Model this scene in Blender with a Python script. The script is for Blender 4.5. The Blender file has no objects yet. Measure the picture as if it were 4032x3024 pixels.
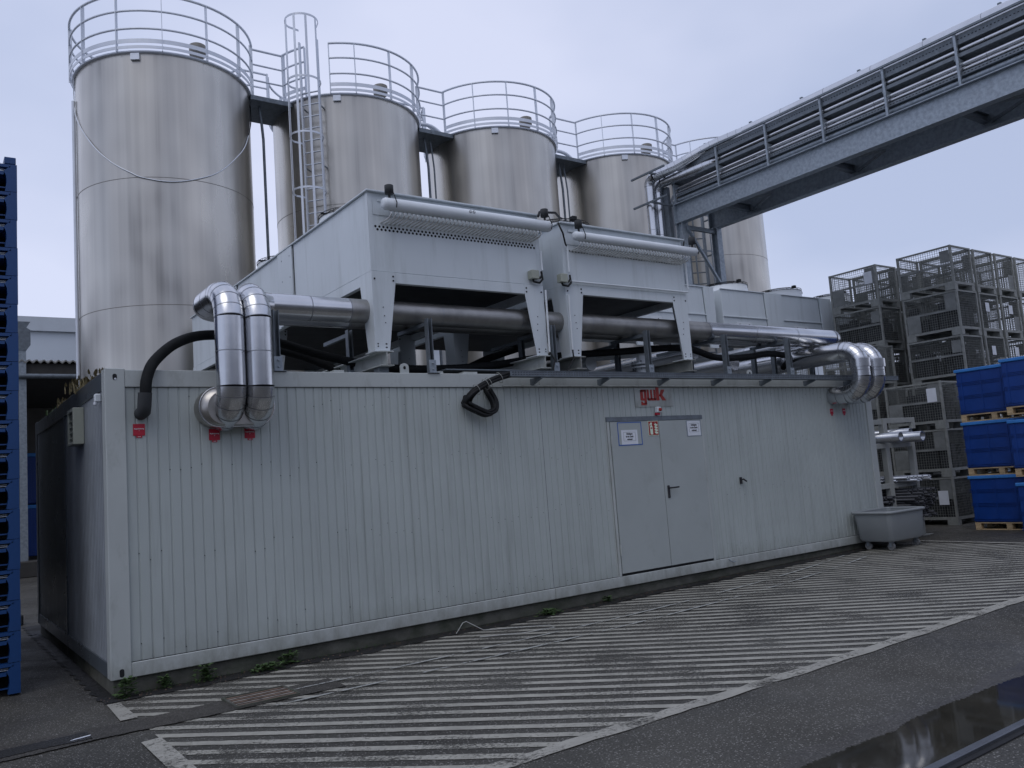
import bpy, math, random
from mathutils import Vector, Matrix
random.seed(7)
sc = bpy.context.scene
COL = sc.collection
rad = math.radians

# ------------------------------------------------------------------ camera
YAW, PITCH, ROLL = rad(35.67552757), rad(6.27491889), rad(-4.28737083)
fwd = Vector((math.sin(YAW)*math.cos(PITCH), math.cos(YAW)*math.cos(PITCH), math.sin(PITCH)))
rgt0 = Vector((math.cos(YAW), -math.sin(YAW), 0.0))
up0 = rgt0.cross(fwd)
rgt = math.cos(ROLL)*rgt0 + math.sin(ROLL)*up0
upv = -math.sin(ROLL)*rgt0 + math.cos(ROLL)*up0
cam = bpy.data.cameras.new('camera')
cam.sensor_width = 36.0
cam.lens = 3319.8/4032*36.0
cam.clip_start = 0.05
cam.clip_end = 500
camo = bpy.data.objects.new('camera', cam)
M = Matrix.Identity(4)
for i in range(3):
    M[i][0] = rgt[i]; M[i][1] = upv[i]; M[i][2] = -fwd[i]
M[0][3], M[1][3], M[2][3] = -1.446, -8.445, 1.688
camo.matrix_world = M
COL.objects.link(camo)
sc.camera = camo

# ------------------------------------------------------------------ sky, sun, exposure
SUN_EL, SUN_ROT = rad(55), rad(235)
w = bpy.data.worlds.new('World'); sc.world = w; w.use_nodes = True
nt = w.node_tree; nt.nodes.clear()
out = nt.nodes.new('ShaderNodeOutputWorld'); bg = nt.nodes.new('ShaderNodeBackground')
bg.inputs['Strength'].default_value = 0.1
sky = nt.nodes.new('ShaderNodeTexSky'); sky.sky_type = 'NISHITA'; sky.sun_disc = False
sky.sun_elevation = SUN_EL; sky.sun_rotation = SUN_ROT
tc = nt.nodes.new('ShaderNodeTexCoord')
mp = nt.nodes.new('ShaderNodeMapping'); mp.inputs['Scale'].default_value = (1.0, 1.0, 2.2)
nz = nt.nodes.new('ShaderNodeTexNoise'); nz.inputs['Scale'].default_value = 1.5; nz.inputs['Detail'].default_value = 4; nz.inputs['Roughness'].default_value = 0.5
cr = nt.nodes.new('ShaderNodeValToRGB')
cr.color_ramp.elements[0].position = 0.36; cr.color_ramp.elements[0].color = (4.8, 5.5, 7.6, 1)
cr.color_ramp.elements[1].position = 0.64; cr.color_ramp.elements[1].color = (6.9, 7.35, 9.3, 1)
mix = nt.nodes.new('ShaderNodeMixRGB'); mix.inputs['Fac'].default_value = 0.9
L = nt.links.new
L(tc.outputs['Generated'], mp.inputs['Vector']); L(mp.outputs[0], nz.inputs['Vector']); L(nz.outputs['Fac'], cr.inputs['Fac'])
L(sky.outputs[0], mix.inputs['Color1']); L(cr.outputs[0], mix.inputs['Color2'])
# the overcast is brighter ahead (towards +y) than behind the photographer
sx_ = nt.nodes.new('ShaderNodeSeparateXYZ'); L(tc.outputs['Generated'], sx_.inputs[0])
mr = nt.nodes.new('ShaderNodeMapRange'); mr.inputs['From Min'].default_value = -0.8; mr.inputs['From Max'].default_value = 0.8
mr.inputs['To Min'].default_value = 0.92; mr.inputs['To Max'].default_value = 1.08; L(sx_.outputs['Y'], mr.inputs['Value'])
mg = nt.nodes.new('ShaderNodeMixRGB'); mg.blend_type = 'MULTIPLY'; mg.inputs['Fac'].default_value = 1.0
L(mix.outputs[0], mg.inputs['Color1']); L(mr.outputs[0], mg.inputs['Color2']); L(mg.outputs[0], bg.inputs['Color']); L(bg.outputs[0], out.inputs['Surface'])
sun = bpy.data.lights.new('sun', 'SUN'); sun.energy = 0.6; sun.angle = rad(40); sun.color = (1.0, 0.97, 0.93)
suno = bpy.data.objects.new('sun', sun); COL.objects.link(suno)
az = SUN_ROT
sd = Vector((math.sin(az)*math.cos(SUN_EL), math.cos(az)*math.cos(SUN_EL), math.sin(SUN_EL)))
suno.rotation_euler = sd.to_track_quat('Z', 'Y').to_euler()
sc.view_settings.view_transform = 'Standard'; sc.view_settings.look = 'None'
sc.view_settings.exposure = 0.0; sc.view_settings.gamma = 1.0
sc.cycles.max_bounces = 8

# ------------------------------------------------------------------ helpers
def gz(x):
    return max(0.0, min((x-5.0)*0.008, 0.12))

class MB:
    def __init__(s): s.v = []; s.f = []; s.sm = []
    def add(s, vs, fs, smooth=False):
        o = len(s.v); s.v += [tuple(a) for a in vs]
        for f in fs: s.f.append(tuple(i+o for i in f)); s.sm.append(smooth)
        return s
    def box(s, x0, x1, y0, y1, z0, z1):
        if x0 > x1: x0, x1 = x1, x0
        if y0 > y1: y0, y1 = y1, y0
        if z0 > z1: z0, z1 = z1, z0
        return s.add([(x0,y0,z0),(x1,y0,z0),(x1,y1,z0),(x0,y1,z0),(x0,y0,z1),(x1,y0,z1),(x1,y1,z1),(x0,y1,z1)],
              [(3,2,1,0),(4,5,6,7),(0,1,5,4),(1,2,6,5),(2,3,7,6),(3,0,4,7)])
    def bbox(s, x0, x1, y0, y1, z0, z1, b=0.004):
        # box with chamfered edges
        pts = []
        for cx, sx in ((x0, 1), (x1, -1)):
            for cy, sy in ((y0, 1), (y1, -1)):
                for cz, sz in ((z0, 1), (z1, -1)):
                    pts.append(((cx, cy+sy*b, cz+sz*b), (cx+sx*b, cy, cz+sz*b), (cx+sx*b, cy+sy*b, cz)))
        vs = [p for t in pts for p in t]
        def I(i, j, k, a): return ((i*2+j)*2+k)*3+a
        fs = []
        fs += [(I(0,0,0,0),I(0,0,1,0),I(0,1,1,0),I(0,1,0,0)), (I(1,0,0,0),I(1,1,0,0),I(1,1,1,0),I(1,0,1,0))]
        fs += [(I(0,0,0,1),I(1,0,0,1),I(1,0,1,1),I(0,0,1,1)), (I(0,1,0,1),I(0,1,1,1),I(1,1,1,1),I(1,1,0,1))]
        fs += [(I(0,0,0,2),I(0,1,0,2),I(1,1,0,2),I(1,0,0,2)), (I(0,0,1,2),I(1,0,1,2),I(1,1,1,2),I(0,1,1,2))]
        for j in (0,1):
            for k in (0,1): fs.append((I(0,j,k,1),I(1,j,k,1),I(1,j,k,2),I(0,j,k,2)))
        for i in (0,1):
            for k in (0,1): fs.append((I(i,0,k,0),I(i,1,k,0),I(i,1,k,2),I(i,0,k,2)))
        for i in (0,1):
            for j in (0,1): fs.append((I(i,j,0,0),I(i,j,1,0),I(i,j,1,1),I(i,j,0,1)))
        for i in (0,1):
            for j in (0,1):
                for k in (0,1): fs.append((I(i,j,k,0),I(i,j,k,1),I(i,j,k,2)))
        return s.add(vs, fs)
    def prism(s, poly, d, plane='xz', at=0.0):
        # poly: 2D outline; plane xz -> extruded along y from at to at+d, etc.
        n = len(poly)
        def P(u, v, h):
            return {'xz': (u, h, v), 'yz': (h, u, v), 'xy': (u, v, h)}[plane]
        vs = [P(u, v, at) for u, v in poly]+[P(u, v, at+d) for u, v in poly]
        fs = [tuple(range(n-1, -1, -1)), tuple(range(n, 2*n))]+[(i, (i+1) % n, n+(i+1) % n, n+i) for i in range(n)]
        return s.add(vs, fs)
    def bar(s, a, b, w_, h_, up=(0, 0, 1)):
        a = Vector(a); b = Vector(b); d = (b-a).normalized(); u = Vector(up)
        if abs(d.dot(u)) > 0.98: u = Vector((1, 0, 0))
        r = d.cross(u).normalized(); u = r.cross(d)
        vs = []
        for p in (a, b):
            for i, j in ((-1,-1),(1,-1),(1,1),(-1,1)): vs.append(p+r*(i*w_/2)+u*(j*h_/2))
        return s.add(vs, [(3,2,1,0),(4,5,6,7),(0,1,5,4),(1,2,6,5),(2,3,7,6),(3,0,4,7)])
    def ibeam(s, a, b, w_, h_, tf=0.012, tw=0.01):
        a = Vector(a); b = Vector(b); z = Vector((0, 0, 1))
        s.bar(a+z*(h_/2-tf/2), b+z*(h_/2-tf/2), w_, tf); s.bar(a-z*(h_/2-tf/2), b-z*(h_/2-tf/2), w_, tf)
        return s.bar(a, b, tw, h_-2*tf)
    def tube(s, path, r, n=16, closed=False, caps=True):
        P = [Vector(p) for p in path]; m = len(P); rs = r if isinstance(r, (list, tuple)) else [r]*m
        def tan(i):
            if closed: return (P[(i+1) % m]-P[(i-1) % m]).normalized()
            if i == 0: return (P[1]-P[0]).normalized()
            if i == m-1: return (P[-1]-P[-2]).normalized()
            return ((P[i+1]-P[i]).normalized()+(P[i]-P[i-1]).normalized()).normalized()
        t = tan(0); u = Vector((0, 0, 1)) if abs(t.z) < 0.9 else Vector((1, 0, 0))
        u = (u-t*u.dot(t)).normalized(); vs = []
        for i in range(m):
            t2 = tan(i); u = (u-t2*u.dot(t2)).normalized(); v = t2.cross(u)
            for k in range(n):
                a = 2*math.pi*k/n; vs.append(P[i]+(u*math.cos(a)+v*math.sin(a))*rs[i])
        fs = []
        for i in range(m if closed else m-1):
            j = (i+1) % m
            for k in range(n):
                k2 = (k+1) % n; fs.append((i*n+k, i*n+k2, j*n+k2, j*n+k))
        s.add(vs, fs, True)
        if caps and not closed:
            s.add([vs[k] for k in range(n)], [tuple(range(n-1, -1, -1))]); s.add([vs[(m-1)*n+k] for k in range(n)], [tuple(range(n))])
        return s
    def cyl(s, a, b, r, n=16, caps=True): return s.tube([a, b], r, n, False, caps)
    def hollow(s, a, b, r, t, n=12):
        # open-ended pipe with wall thickness
        s.tube([a, b], r, n, False, False)
        o = len(s.f); s.tube([a, b], r-t, n, False, False)
        for i in range(o, len(s.f)): s.f[i] = s.f[i][::-1]
        m = len(s.v); A0 = m-4*n; A1 = m-3*n; B0 = m-2*n; B1 = m-n
        for k in range(n):
            k2 = (k+1) % n
            s.f.append((A0+k2, A0+k, B0+k, B0+k2)); s.sm.append(False)
            s.f.append((A1+k, A1+k2, B1+k2, B1+k)); s.sm.append(False)
        return s
    def lathe(s, prof, c=(0, 0), n=64, smooth=True, a0=0.0, a1=360.0):
        full = abs(a1-a0) >= 359.9; m = n if full else n+1; vs = []
        for r, z in prof:
            for k in range(m):
                a = rad(a0+(a1-a0)*k/n); vs.append((c[0]+r*math.cos(a), c[1]+r*math.sin(a), z))
        fs = []
        for i in range(len(prof)-1):
            for k in range(n):
                k2 = (k+1) % m if full else k+1
                fs.append((i*m+k, i*m+k2, (i+1)*m+k2, (i+1)*m+k))
        return s.add(vs, fs, smooth)
    def build(s, name, mat, parent=None, org=(0, 0, 0)):
        me = bpy.data.meshes.new(name); ox, oy, oz = org
        me.from_pydata([(x-ox, y-oy, z-oz) for x, y, z in s.v], [], s.f)
        me.polygons.foreach_set('use_smooth', s.sm); me.materials.append(mat); me.update()
        o = bpy.data.objects.new(name, me); COL.objects.link(o)
        if parent: o.parent = parent
        return o

def props(o, label, cat, group=None, kind=None):
    if label: o['label'] = label
    if cat: o['category'] = cat
    if group: o['group'] = group
    if kind: o['kind'] = kind
    return o
class Thing:
    def __init__(s, name, label, cat, loc=(0, 0, 0), group=None):
        s.o = bpy.data.objects.new(name, None); COL.objects.link(s.o); s.o.location = loc; s.loc = loc
        s.o.empty_display_size = 0.1
        props(s.o, label, cat, group)
    def part(s, name, mb, mat, label=None, parent=None):
        o = mb.build(name, mat, parent or s.o, s.loc)
        if label: o['label'] = label
        return o
def single(name, mb, mat, label, cat, group=None, org=(0, 0, 0)):
    o = mb.build(name, mat, None, org); o.location = org
    return props(o, label, cat, group)
def struct(name, mb, mat): return props(mb.build(name, mat), None, None, None, 'structure')
def copy_tree(o, parent=None):
    c = o.copy(); COL.objects.link(c)
    c.parent = parent
    for ch in list(o.children): copy_tree(ch, c)
    return c
def arc(c, r, a0, a1, e1, e2, n=10):
    # arc about c in the plane of unit vectors e1,e2
    c = Vector(c); e1 = Vector(e1); e2 = Vector(e2)
    return [c+e1*(r*math.cos(rad(a0+(a1-a0)*i/n)))+e2*(r*math.sin(rad(a0+(a1-a0)*i/n))) for i in range(n+1)]
def text_mb(txt, size, x, y, z, bold=0.0, align='CENTER', sx=1.0, depth=0.0012):
    cu = bpy.data.curves.new('t', 'FONT'); cu.body = txt; cu.size = size; cu.align_x = align; cu.offset = bold; cu.extrude = depth
    cu.resolution_u = 3
    ob = bpy.data.objects.new('t', cu); COL.objects.link(ob)
    bpy.context.view_layer.update()
    me = bpy.data.meshes.new_from_object(ob.evaluated_get(bpy.context.evaluated_depsgraph_get()))
    mb = MB(); mb.add([(x+v.co.x*sx, y-v.co.z, z+v.co.y) for v in me.vertices], [tuple(p.vertices) for p in me.polygons])
    bpy.data.objects.remove(ob); bpy.data.curves.remove(cu); bpy.data.meshes.remove(me)
    return mb

# ------------------------------------------------------------------ materials
def mat(name, c, rough=0.6, metal=0.0, var=0.12, vs=3.0, vscale=(1, 1, 1), bump=0.0, bs=40.0, dirt=None, dirt_c=(0.05, 0.05, 0.045),
        dirt_scale=(9, 9, 0.5), rvar=0.1, alpha=None, spec=0.5, splash=None):
    m = bpy.data.materials.new(name); m.use_nodes = True; nt = m.node_tree; N = nt.nodes; L = nt.links.new
    b = N['Principled BSDF']; b.inputs['Metallic'].default_value = metal; b.inputs['Specular IOR Level'].default_value = spec
    tc = N.new('ShaderNodeTexCoord')
    def noise(scale, sc3=(1, 1, 1), det=4, r=0.55):
        mp = N.new('ShaderNodeMapping'); mp.inputs['Scale'].default_value = sc3
        n = N.new('ShaderNodeTexNoise'); n.inputs['Scale'].default_value = scale; n.inputs['Detail'].default_value = det; n.inputs['Roughness'].default_value = r
        L(tc.outputs['Object'], mp.inputs[0]); L(mp.outputs[0], n.inputs['Vector']); return n
    n1 = noise(vs, vscale)
    cr = N.new('ShaderNodeValToRGB'); e = cr.color_ramp.elements
    e[0].position = 0.3; e[1].position = 0.7
    e[0].color = tuple(x*(1-var) for x in c)+(1,); e[1].color = tuple(min(1, x*(1+var)) for x in c)+(1,)
    L(n1.outputs['Fac'], cr.inputs['Fac']); col = cr.outputs[0]
    if dirt:
        n2 = noise(1.0, dirt_scale, 6, 0.65)
        r2 = N.new('ShaderNodeMapRange'); r2.inputs['From Min'].default_value = dirt[0]; r2.inputs['From Max'].default_value = dirt[1]; r2.inputs['To Max'].default_value = dirt[2]
        L(n2.outputs['Fac'], r2.inputs['Value'])
        mx = N.new('ShaderNodeMixRGB'); L(r2.outputs[0], mx.inputs['Fac']); L(col, mx.inputs['Color1']); mx.inputs['Color2'].default_value = tuple(dirt_c)+(1,)
        col = mx.outputs[0]
    if splash:
        # dirt splashed up from the ground: noisy band along the foot of the wall
        sz = N.new('ShaderNodeSeparateXYZ'); L(tc.outputs['Object'], sz.inputs[0]); ns = noise(1.0, (7, 7, 3), 6, 0.7)
        ad = N.new('ShaderNodeMath'); ad.operation = 'MULTIPLY_ADD'; ad.inputs[1].default_value = -1.6; L(sz.outputs['Z'], ad.inputs[0]); L(ns.outputs['Fac'], ad.inputs[2])
        rs = N.new('ShaderNodeMapRange'); rs.inputs['From Min'].default_value = splash[0]; rs.inputs['From Max'].default_value = splash[1]; rs.inputs['To Max'].default_value = splash[2]; L(ad.outputs[0], rs.inputs['Value'])
        mx = N.new('ShaderNodeMixRGB'); L(rs.outputs[0], mx.inputs['Fac']); L(col, mx.inputs['Color1']); mx.inputs['Color2'].default_value = (0.12, 0.12, 0.085, 1)
        col = mx.outputs[0]
    L(col, b.inputs['Base Color'])
    rr = N.new('ShaderNodeMapRange'); rr.inputs['To Min'].default_value = max(0.02, rough-rvar); rr.inputs['To Max'].default_value = min(1, rough+rvar)
    n3 = noise(vs*2.3, vscale); L(n3.outputs['Fac'], rr.inputs['Value']); L(rr.outputs[0], b.inputs['Roughness'])
    if bump:
        n4 = noise(bs); bp = N.new('ShaderNodeBump'); bp.inputs['Strength'].default_value = bump; bp.inputs['Distance'].default_value = 0.01
        L(n4.outputs['Fac'], bp.inputs['Height']); L(bp.outputs[0], b.inputs['Normal'])
    if alpha:
        # worn paint: holes where the wear noise is high
        n5 = noise(alpha[0], det=8, r=0.75); n6 = noise(alpha[1], det=3); 
        ad = N.new('ShaderNodeMath'); ad.operation = 'ADD'; L(n5.outputs['Fac'], ad.inputs[0]); L(n6.outputs['Fac'], ad.inputs[1])
        r5 = N.new('ShaderNodeMapRange'); r5.inputs['From Min'].default_value = alpha[2]; r5.inputs['From Max'].default_value = alpha[3]
        r5.inputs['To Min'].default_value = 1; r5.inputs['To Max'].default_value = 0
        L(ad.outputs[0], r5.inputs['Value']); L(r5.outputs[0], b.inputs['Alpha'])
    m['p'] = 1
    return m

m_paint = mat('container_paint', (0.415, 0.455, 0.445), 0.5, var=0.07, vs=0.9, dirt=(0.52, 0.80, 0.45), dirt_c=(0.18, 0.195, 0.18), dirt_scale=(11, 11, 0.6), splash=(0.0, 0.6, 0.4))
m_frame = mat('frame_paint', (0.445, 0.475, 0.465), 0.5, var=0.06, vs=1.4, dirt=(0.54, 0.8, 0.5), dirt_c=(0.14, 0.14, 0.11), dirt_scale=(5, 5, 2), splash=(0.25, 0.6, 0.5))
m_door = mat('door_paint', (0.385, 0.42, 0.415), 0.45, var=0.05, vs=1.5, dirt=(0.56, 0.85, 0.4), dirt_c=(0.2, 0.2, 0.17), dirt_scale=(3, 3, 2))
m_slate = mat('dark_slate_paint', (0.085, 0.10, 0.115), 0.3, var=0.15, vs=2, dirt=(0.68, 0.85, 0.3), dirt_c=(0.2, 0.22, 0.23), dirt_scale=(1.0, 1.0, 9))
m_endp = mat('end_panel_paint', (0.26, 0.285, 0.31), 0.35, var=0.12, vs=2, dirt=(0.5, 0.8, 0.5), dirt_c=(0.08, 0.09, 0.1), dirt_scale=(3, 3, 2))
m_slot = mat('dark_void', (0.012, 0.013, 0.016), 0.9, var=0.1)
m_rubber = mat('rubber_seal', (0.03, 0.033, 0.036), 0.7, var=0.2)
m_roofc = mat('roof_sheet', (0.16, 0.17, 0.17), 0.6, var=0.2, vs=2, dirt=(0.5, 0.8, 0.6))
m_cooler = mat('cooler_white', (0.62, 0.67, 0.70), 0.42, var=0.05, vs=0.9, dirt=(0.52, 0.85, 0.4), dirt_c=(0.22, 0.25, 0.23), dirt_scale=(6, 6, 0.6))
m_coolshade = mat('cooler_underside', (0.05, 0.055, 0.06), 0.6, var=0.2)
m_white = mat('white_enamel', (0.70, 0.74, 0.77), 0.35, var=0.05)
m_copper = mat('coil_tube_metal', (0.62, 0.62, 0.60), 0.35, metal=0.8, var=0.15, vs=20)
m_alu = mat('aluminium_cladding', (0.62, 0.63, 0.65), 0.24, metal=1.0, var=0.07, vs=2.5, bump=0.06, bs=9, rvar=0.08, dirt=(0.6, 0.9, 0.35), dirt_c=(0.25, 0.24, 0.22), dirt_scale=(4, 4, 2))
m_alu_old = mat('dull_aluminium_cladding', (0.44, 0.42, 0.39), 0.33, metal=1.0, var=0.14, vs=3, bump=0.06, bs=9, dirt=(0.5, 0.8, 0.45), dirt_c=(0.18, 0.17, 0.14), dirt_scale=(4, 4, 2))
m_seam = mat('cladding_seam', (0.30, 0.31, 0.33), 0.4, metal=0.9, var=0.1)
m_galv = mat('galvanised_steel', (0.30, 0.34, 0.38), 0.5, metal=0.55, var=0.2, vs=14, dirt=(0.6, 0.85, 0.3), dirt_c=(0.12, 0.13, 0.13), dirt_scale=(3, 3, 3))
m_galvd = mat('dull_galvanised_steel', (0.16, 0.185, 0.21), 0.55, metal=0.4, var=0.2, vs=12)
m_black = mat('black_insulation', (0.008, 0.009, 0.010), 0.75, var=0.3, vs=8, bump=0.15, bs=30, spec=0.2)
m_cable = mat('black_cable', (0.008, 0.009, 0.010), 0.6, var=0.3, vs=8, spec=0.3)
m_tie = mat('cable_tie', (0.35, 0.36, 0.34), 0.5)
m_rail = mat('railing_aluminium', (0.62, 0.65, 0.70), 0.4, metal=0.45, var=0.06)
m_cream = mat('cream_plastic', (0.36, 0.38, 0.32), 0.5, var=0.06)
m_red = mat('red_label', (0.42, 0.012, 0.035), 0.4, var=0.06)
m_logo = mat('logo_red', (0.36, 0.022, 0.016), 0.45, var=0.15, vs=8)
m_fire = mat('fire_sign_red', (0.33, 0.012, 0.012), 0.4, var=0.03)
m_glow = mat('sign_pale_green', (0.70, 0.82, 0.66), 0.5, var=0.03)
m_paper = mat('white_paper', (0.72, 0.75, 0.80), 0.6, var=0.06, vs=8)
m_bluetape = mat('blue_frame_tape', (0.035, 0.12, 0.42), 0.5, var=0.05)
m_ink = mat('black_ink', (0.02, 0.02, 0.025), 0.6)
m_cage = mat('cage_grey_paint', (0.25, 0.26, 0.245), 0.6, var=0.2, vs=9, dirt=(0.55, 0.8, 0.5), dirt_c=(0.09, 0.08, 0.06), dirt_scale=(4, 4, 4))
m_wire = mat('cage_wire', (0.18, 0.19, 0.18), 0.6, metal=0.2, var=0.2, vs=20)
m_flap = mat('cage_steel_flap', (0.19, 0.20, 0.195), 0.6, var=0.25, vs=5)
m_blue = mat('blue_plastic', (0.003, 0.038, 0.21), 0.42, var=0.15, vs=2.5)
m_bluelid = mat('light_blue_lid', (0.035, 0.19, 0.52), 0.45, var=0.12, vs=4, dirt=(0.6, 0.8, 0.5), dirt_c=(0.35, 0.45, 0.55), dirt_scale=(5, 5, 5))
m_blued = mat('blue_pallet_plastic', (0.006, 0.048, 0.17), 0.45, var=0.12, vs=3)
m_wood = mat('pallet_wood', (0.42, 0.31, 0.18), 0.75, var=0.3, vs=6, vscale=(1, 1, 6), bump=0.2, bs=60, dirt=(0.5, 0.8, 0.5), dirt_c=(0.14, 0.1, 0.06), dirt_scale=(5, 5, 5))
m_bin = mat('grey_bin_plastic', (0.26, 0.28, 0.29), 0.45, var=0.06, vs=2, dirt=(0.62, 0.85, 0.4), dirt_c=(0.3, 0.31, 0.28), dirt_scale=(3, 3, 2))
m_wheel = mat('castor_grey', (0.18, 0.185, 0.19), 0.6)
m_rack = mat('rack_grey_paint', (0.34, 0.35, 0.33), 0.55, var=0.12, vs=5, dirt=(0.6, 0.85, 0.4))
m_tube = mat('stock_tube_steel', (0.50, 0.52, 0.55), 0.3, metal=0.9, var=0.1, vs=5)
m_tubed = mat('dark_stock_tube', (0.06, 0.062, 0.068), 0.45, metal=0.5, var=0.3, vs=5)
m_conc = mat('weathered_concrete', (0.095, 0.095, 0.08), 0.85, var=0.3, vs=5, bump=0.4, bs=30, dirt=(0.45, 0.65, 0.7), dirt_c=(0.035, 0.045, 0.025), dirt_scale=(3, 3, 5))
m_hall = mat('pale_cladding', (0.55, 0.60, 0.65), 0.5, var=0.04, vs=0.3)
m_hallroof = mat('pale_roof_edge', (0.48, 0.52, 0.56), 0.5, var=0.04)
m_shed = mat('shed_dark', (0.045, 0.043, 0.04), 0.8, var=0.2)
m_shedwall = mat('shed_wall', (0.12, 0.115, 0.105), 0.85, var=0.12)
m_eternit = mat('corrugated_roofing', (0.20, 0.20, 0.19), 0.8, var=0.2)
m_rust = mat('rusty_iron', (0.22, 0.15, 0.11), 0.7, metal=0.4, var=0.5, vs=12, bump=0.3, bs=60)
m_rustl = mat('worn_iron', (0.34, 0.30, 0.26), 0.6, metal=0.4, var=0.4, vs=15)
m_weed = mat('weed_leaf', (0.055, 0.10, 0.03), 0.6, var=0.4, vs=20)
m_straw = mat('dry_grass', (0.22, 0.18, 0.09), 0.8, var=0.4, vs=20)
m_steelrail = mat('rail_steel', (0.13, 0.14, 0.16), 0.38, metal=0.6, var=0.15, vs=6)
m_capbrown = mat('vent_cap_grey', (0.20, 0.19, 0.17), 0.6, var=0.15)
m_straplite = mat('pale_strap', (0.45, 0.46, 0.44), 0.5)

# silo stainless steel: vertical streaks that run round the shell
def steel_silo():
    m = bpy.data.materials.new('silo_stainless'); m.use_nodes = True; nt = m.node_tree; N = nt.nodes; L = nt.links.new
    b = N['Principled BSDF']; b.inputs['Metallic'].default_value = 0.93
    b.inputs['Anisotropic'].default_value = 0.0
    tc = N.new('ShaderNodeTexCoord')
    def nz(s3, scale=1, det=5, r=0.6):
        mp = N.new('ShaderNodeMapping'); mp.inputs['Scale'].default_value = s3
        n = N.new('ShaderNodeTexNoise'); n.inputs['Scale'].default_value = scale; n.inputs['Detail'].default_value = det; n.inputs['Roughness'].default_value = r
        L(tc.outputs['Object'], mp.inputs[0]); L(mp.outputs[0], n.inputs[0]); return n
    a = nz((1.5, 1.5, 0.04), det=3); c = nz((7, 7, 0.10), det=3); d = nz((0.6, 0.6, 0.45), det=2)
    m1 = N.new('ShaderNodeMath'); m1.operation = 'MULTIPLY_ADD'; m1.inputs[1].default_value = 0.55
    m2 = N.new('ShaderNodeMath'); m2.operation = 'MULTIPLY_ADD'; m2.inputs[1].default_value = 0.15
    m3 = N.new('ShaderNodeMath'); m3.operation = 'MULTIPLY'; m3.inputs[1].default_value = 0.50
    L(d.outputs['Fac'], m3.inputs[0]); L(c.outputs['Fac'], m2.inputs[0]); L(m3.outputs[0], m2.inputs[2]); L(a.outputs['Fac'], m1.inputs[0]); L(m2.outputs[0], m1.inputs[2])
    cr = N.new('ShaderNodeValToRGB'); e = cr.color_ramp.elements
    e[0].position = 0.44; e[0].color = (0.235, 0.228, 0.215, 1); e[1].position = 0.70; e[1].color = (0.58, 0.555, 0.50, 1)
    k = e.new(0.54); k.color = (0.42, 0.402, 0.37, 1)
    L(m1.outputs[0], cr.inputs['Fac']); L(cr.outputs[0], b.inputs['Base Color'])
    rr = N.new('ShaderNodeMapRange'); rr.inputs['From Min'].default_value = 0.35; rr.inputs['From Max'].default_value = 0.7
    rr.inputs['To Min'].default_value = 0.38; rr.inputs['To Max'].default_value = 0.27
    L(m1.outputs[0], rr.inputs['Value']); L(rr.outputs[0], b.inputs['Roughness'])
    w_ = nz((1.2, 1.2, 0.5), det=2); bp = N.new('ShaderNodeBump'); bp.inputs['Strength'].default_value = 0.25; bp.inputs['Distance'].default_value = 0.05
    L(w_.outputs['Fac'], bp.inputs['Height']); L(bp.outputs[0], b.inputs['Normal'])
    return m
m_silo = steel_silo()

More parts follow.
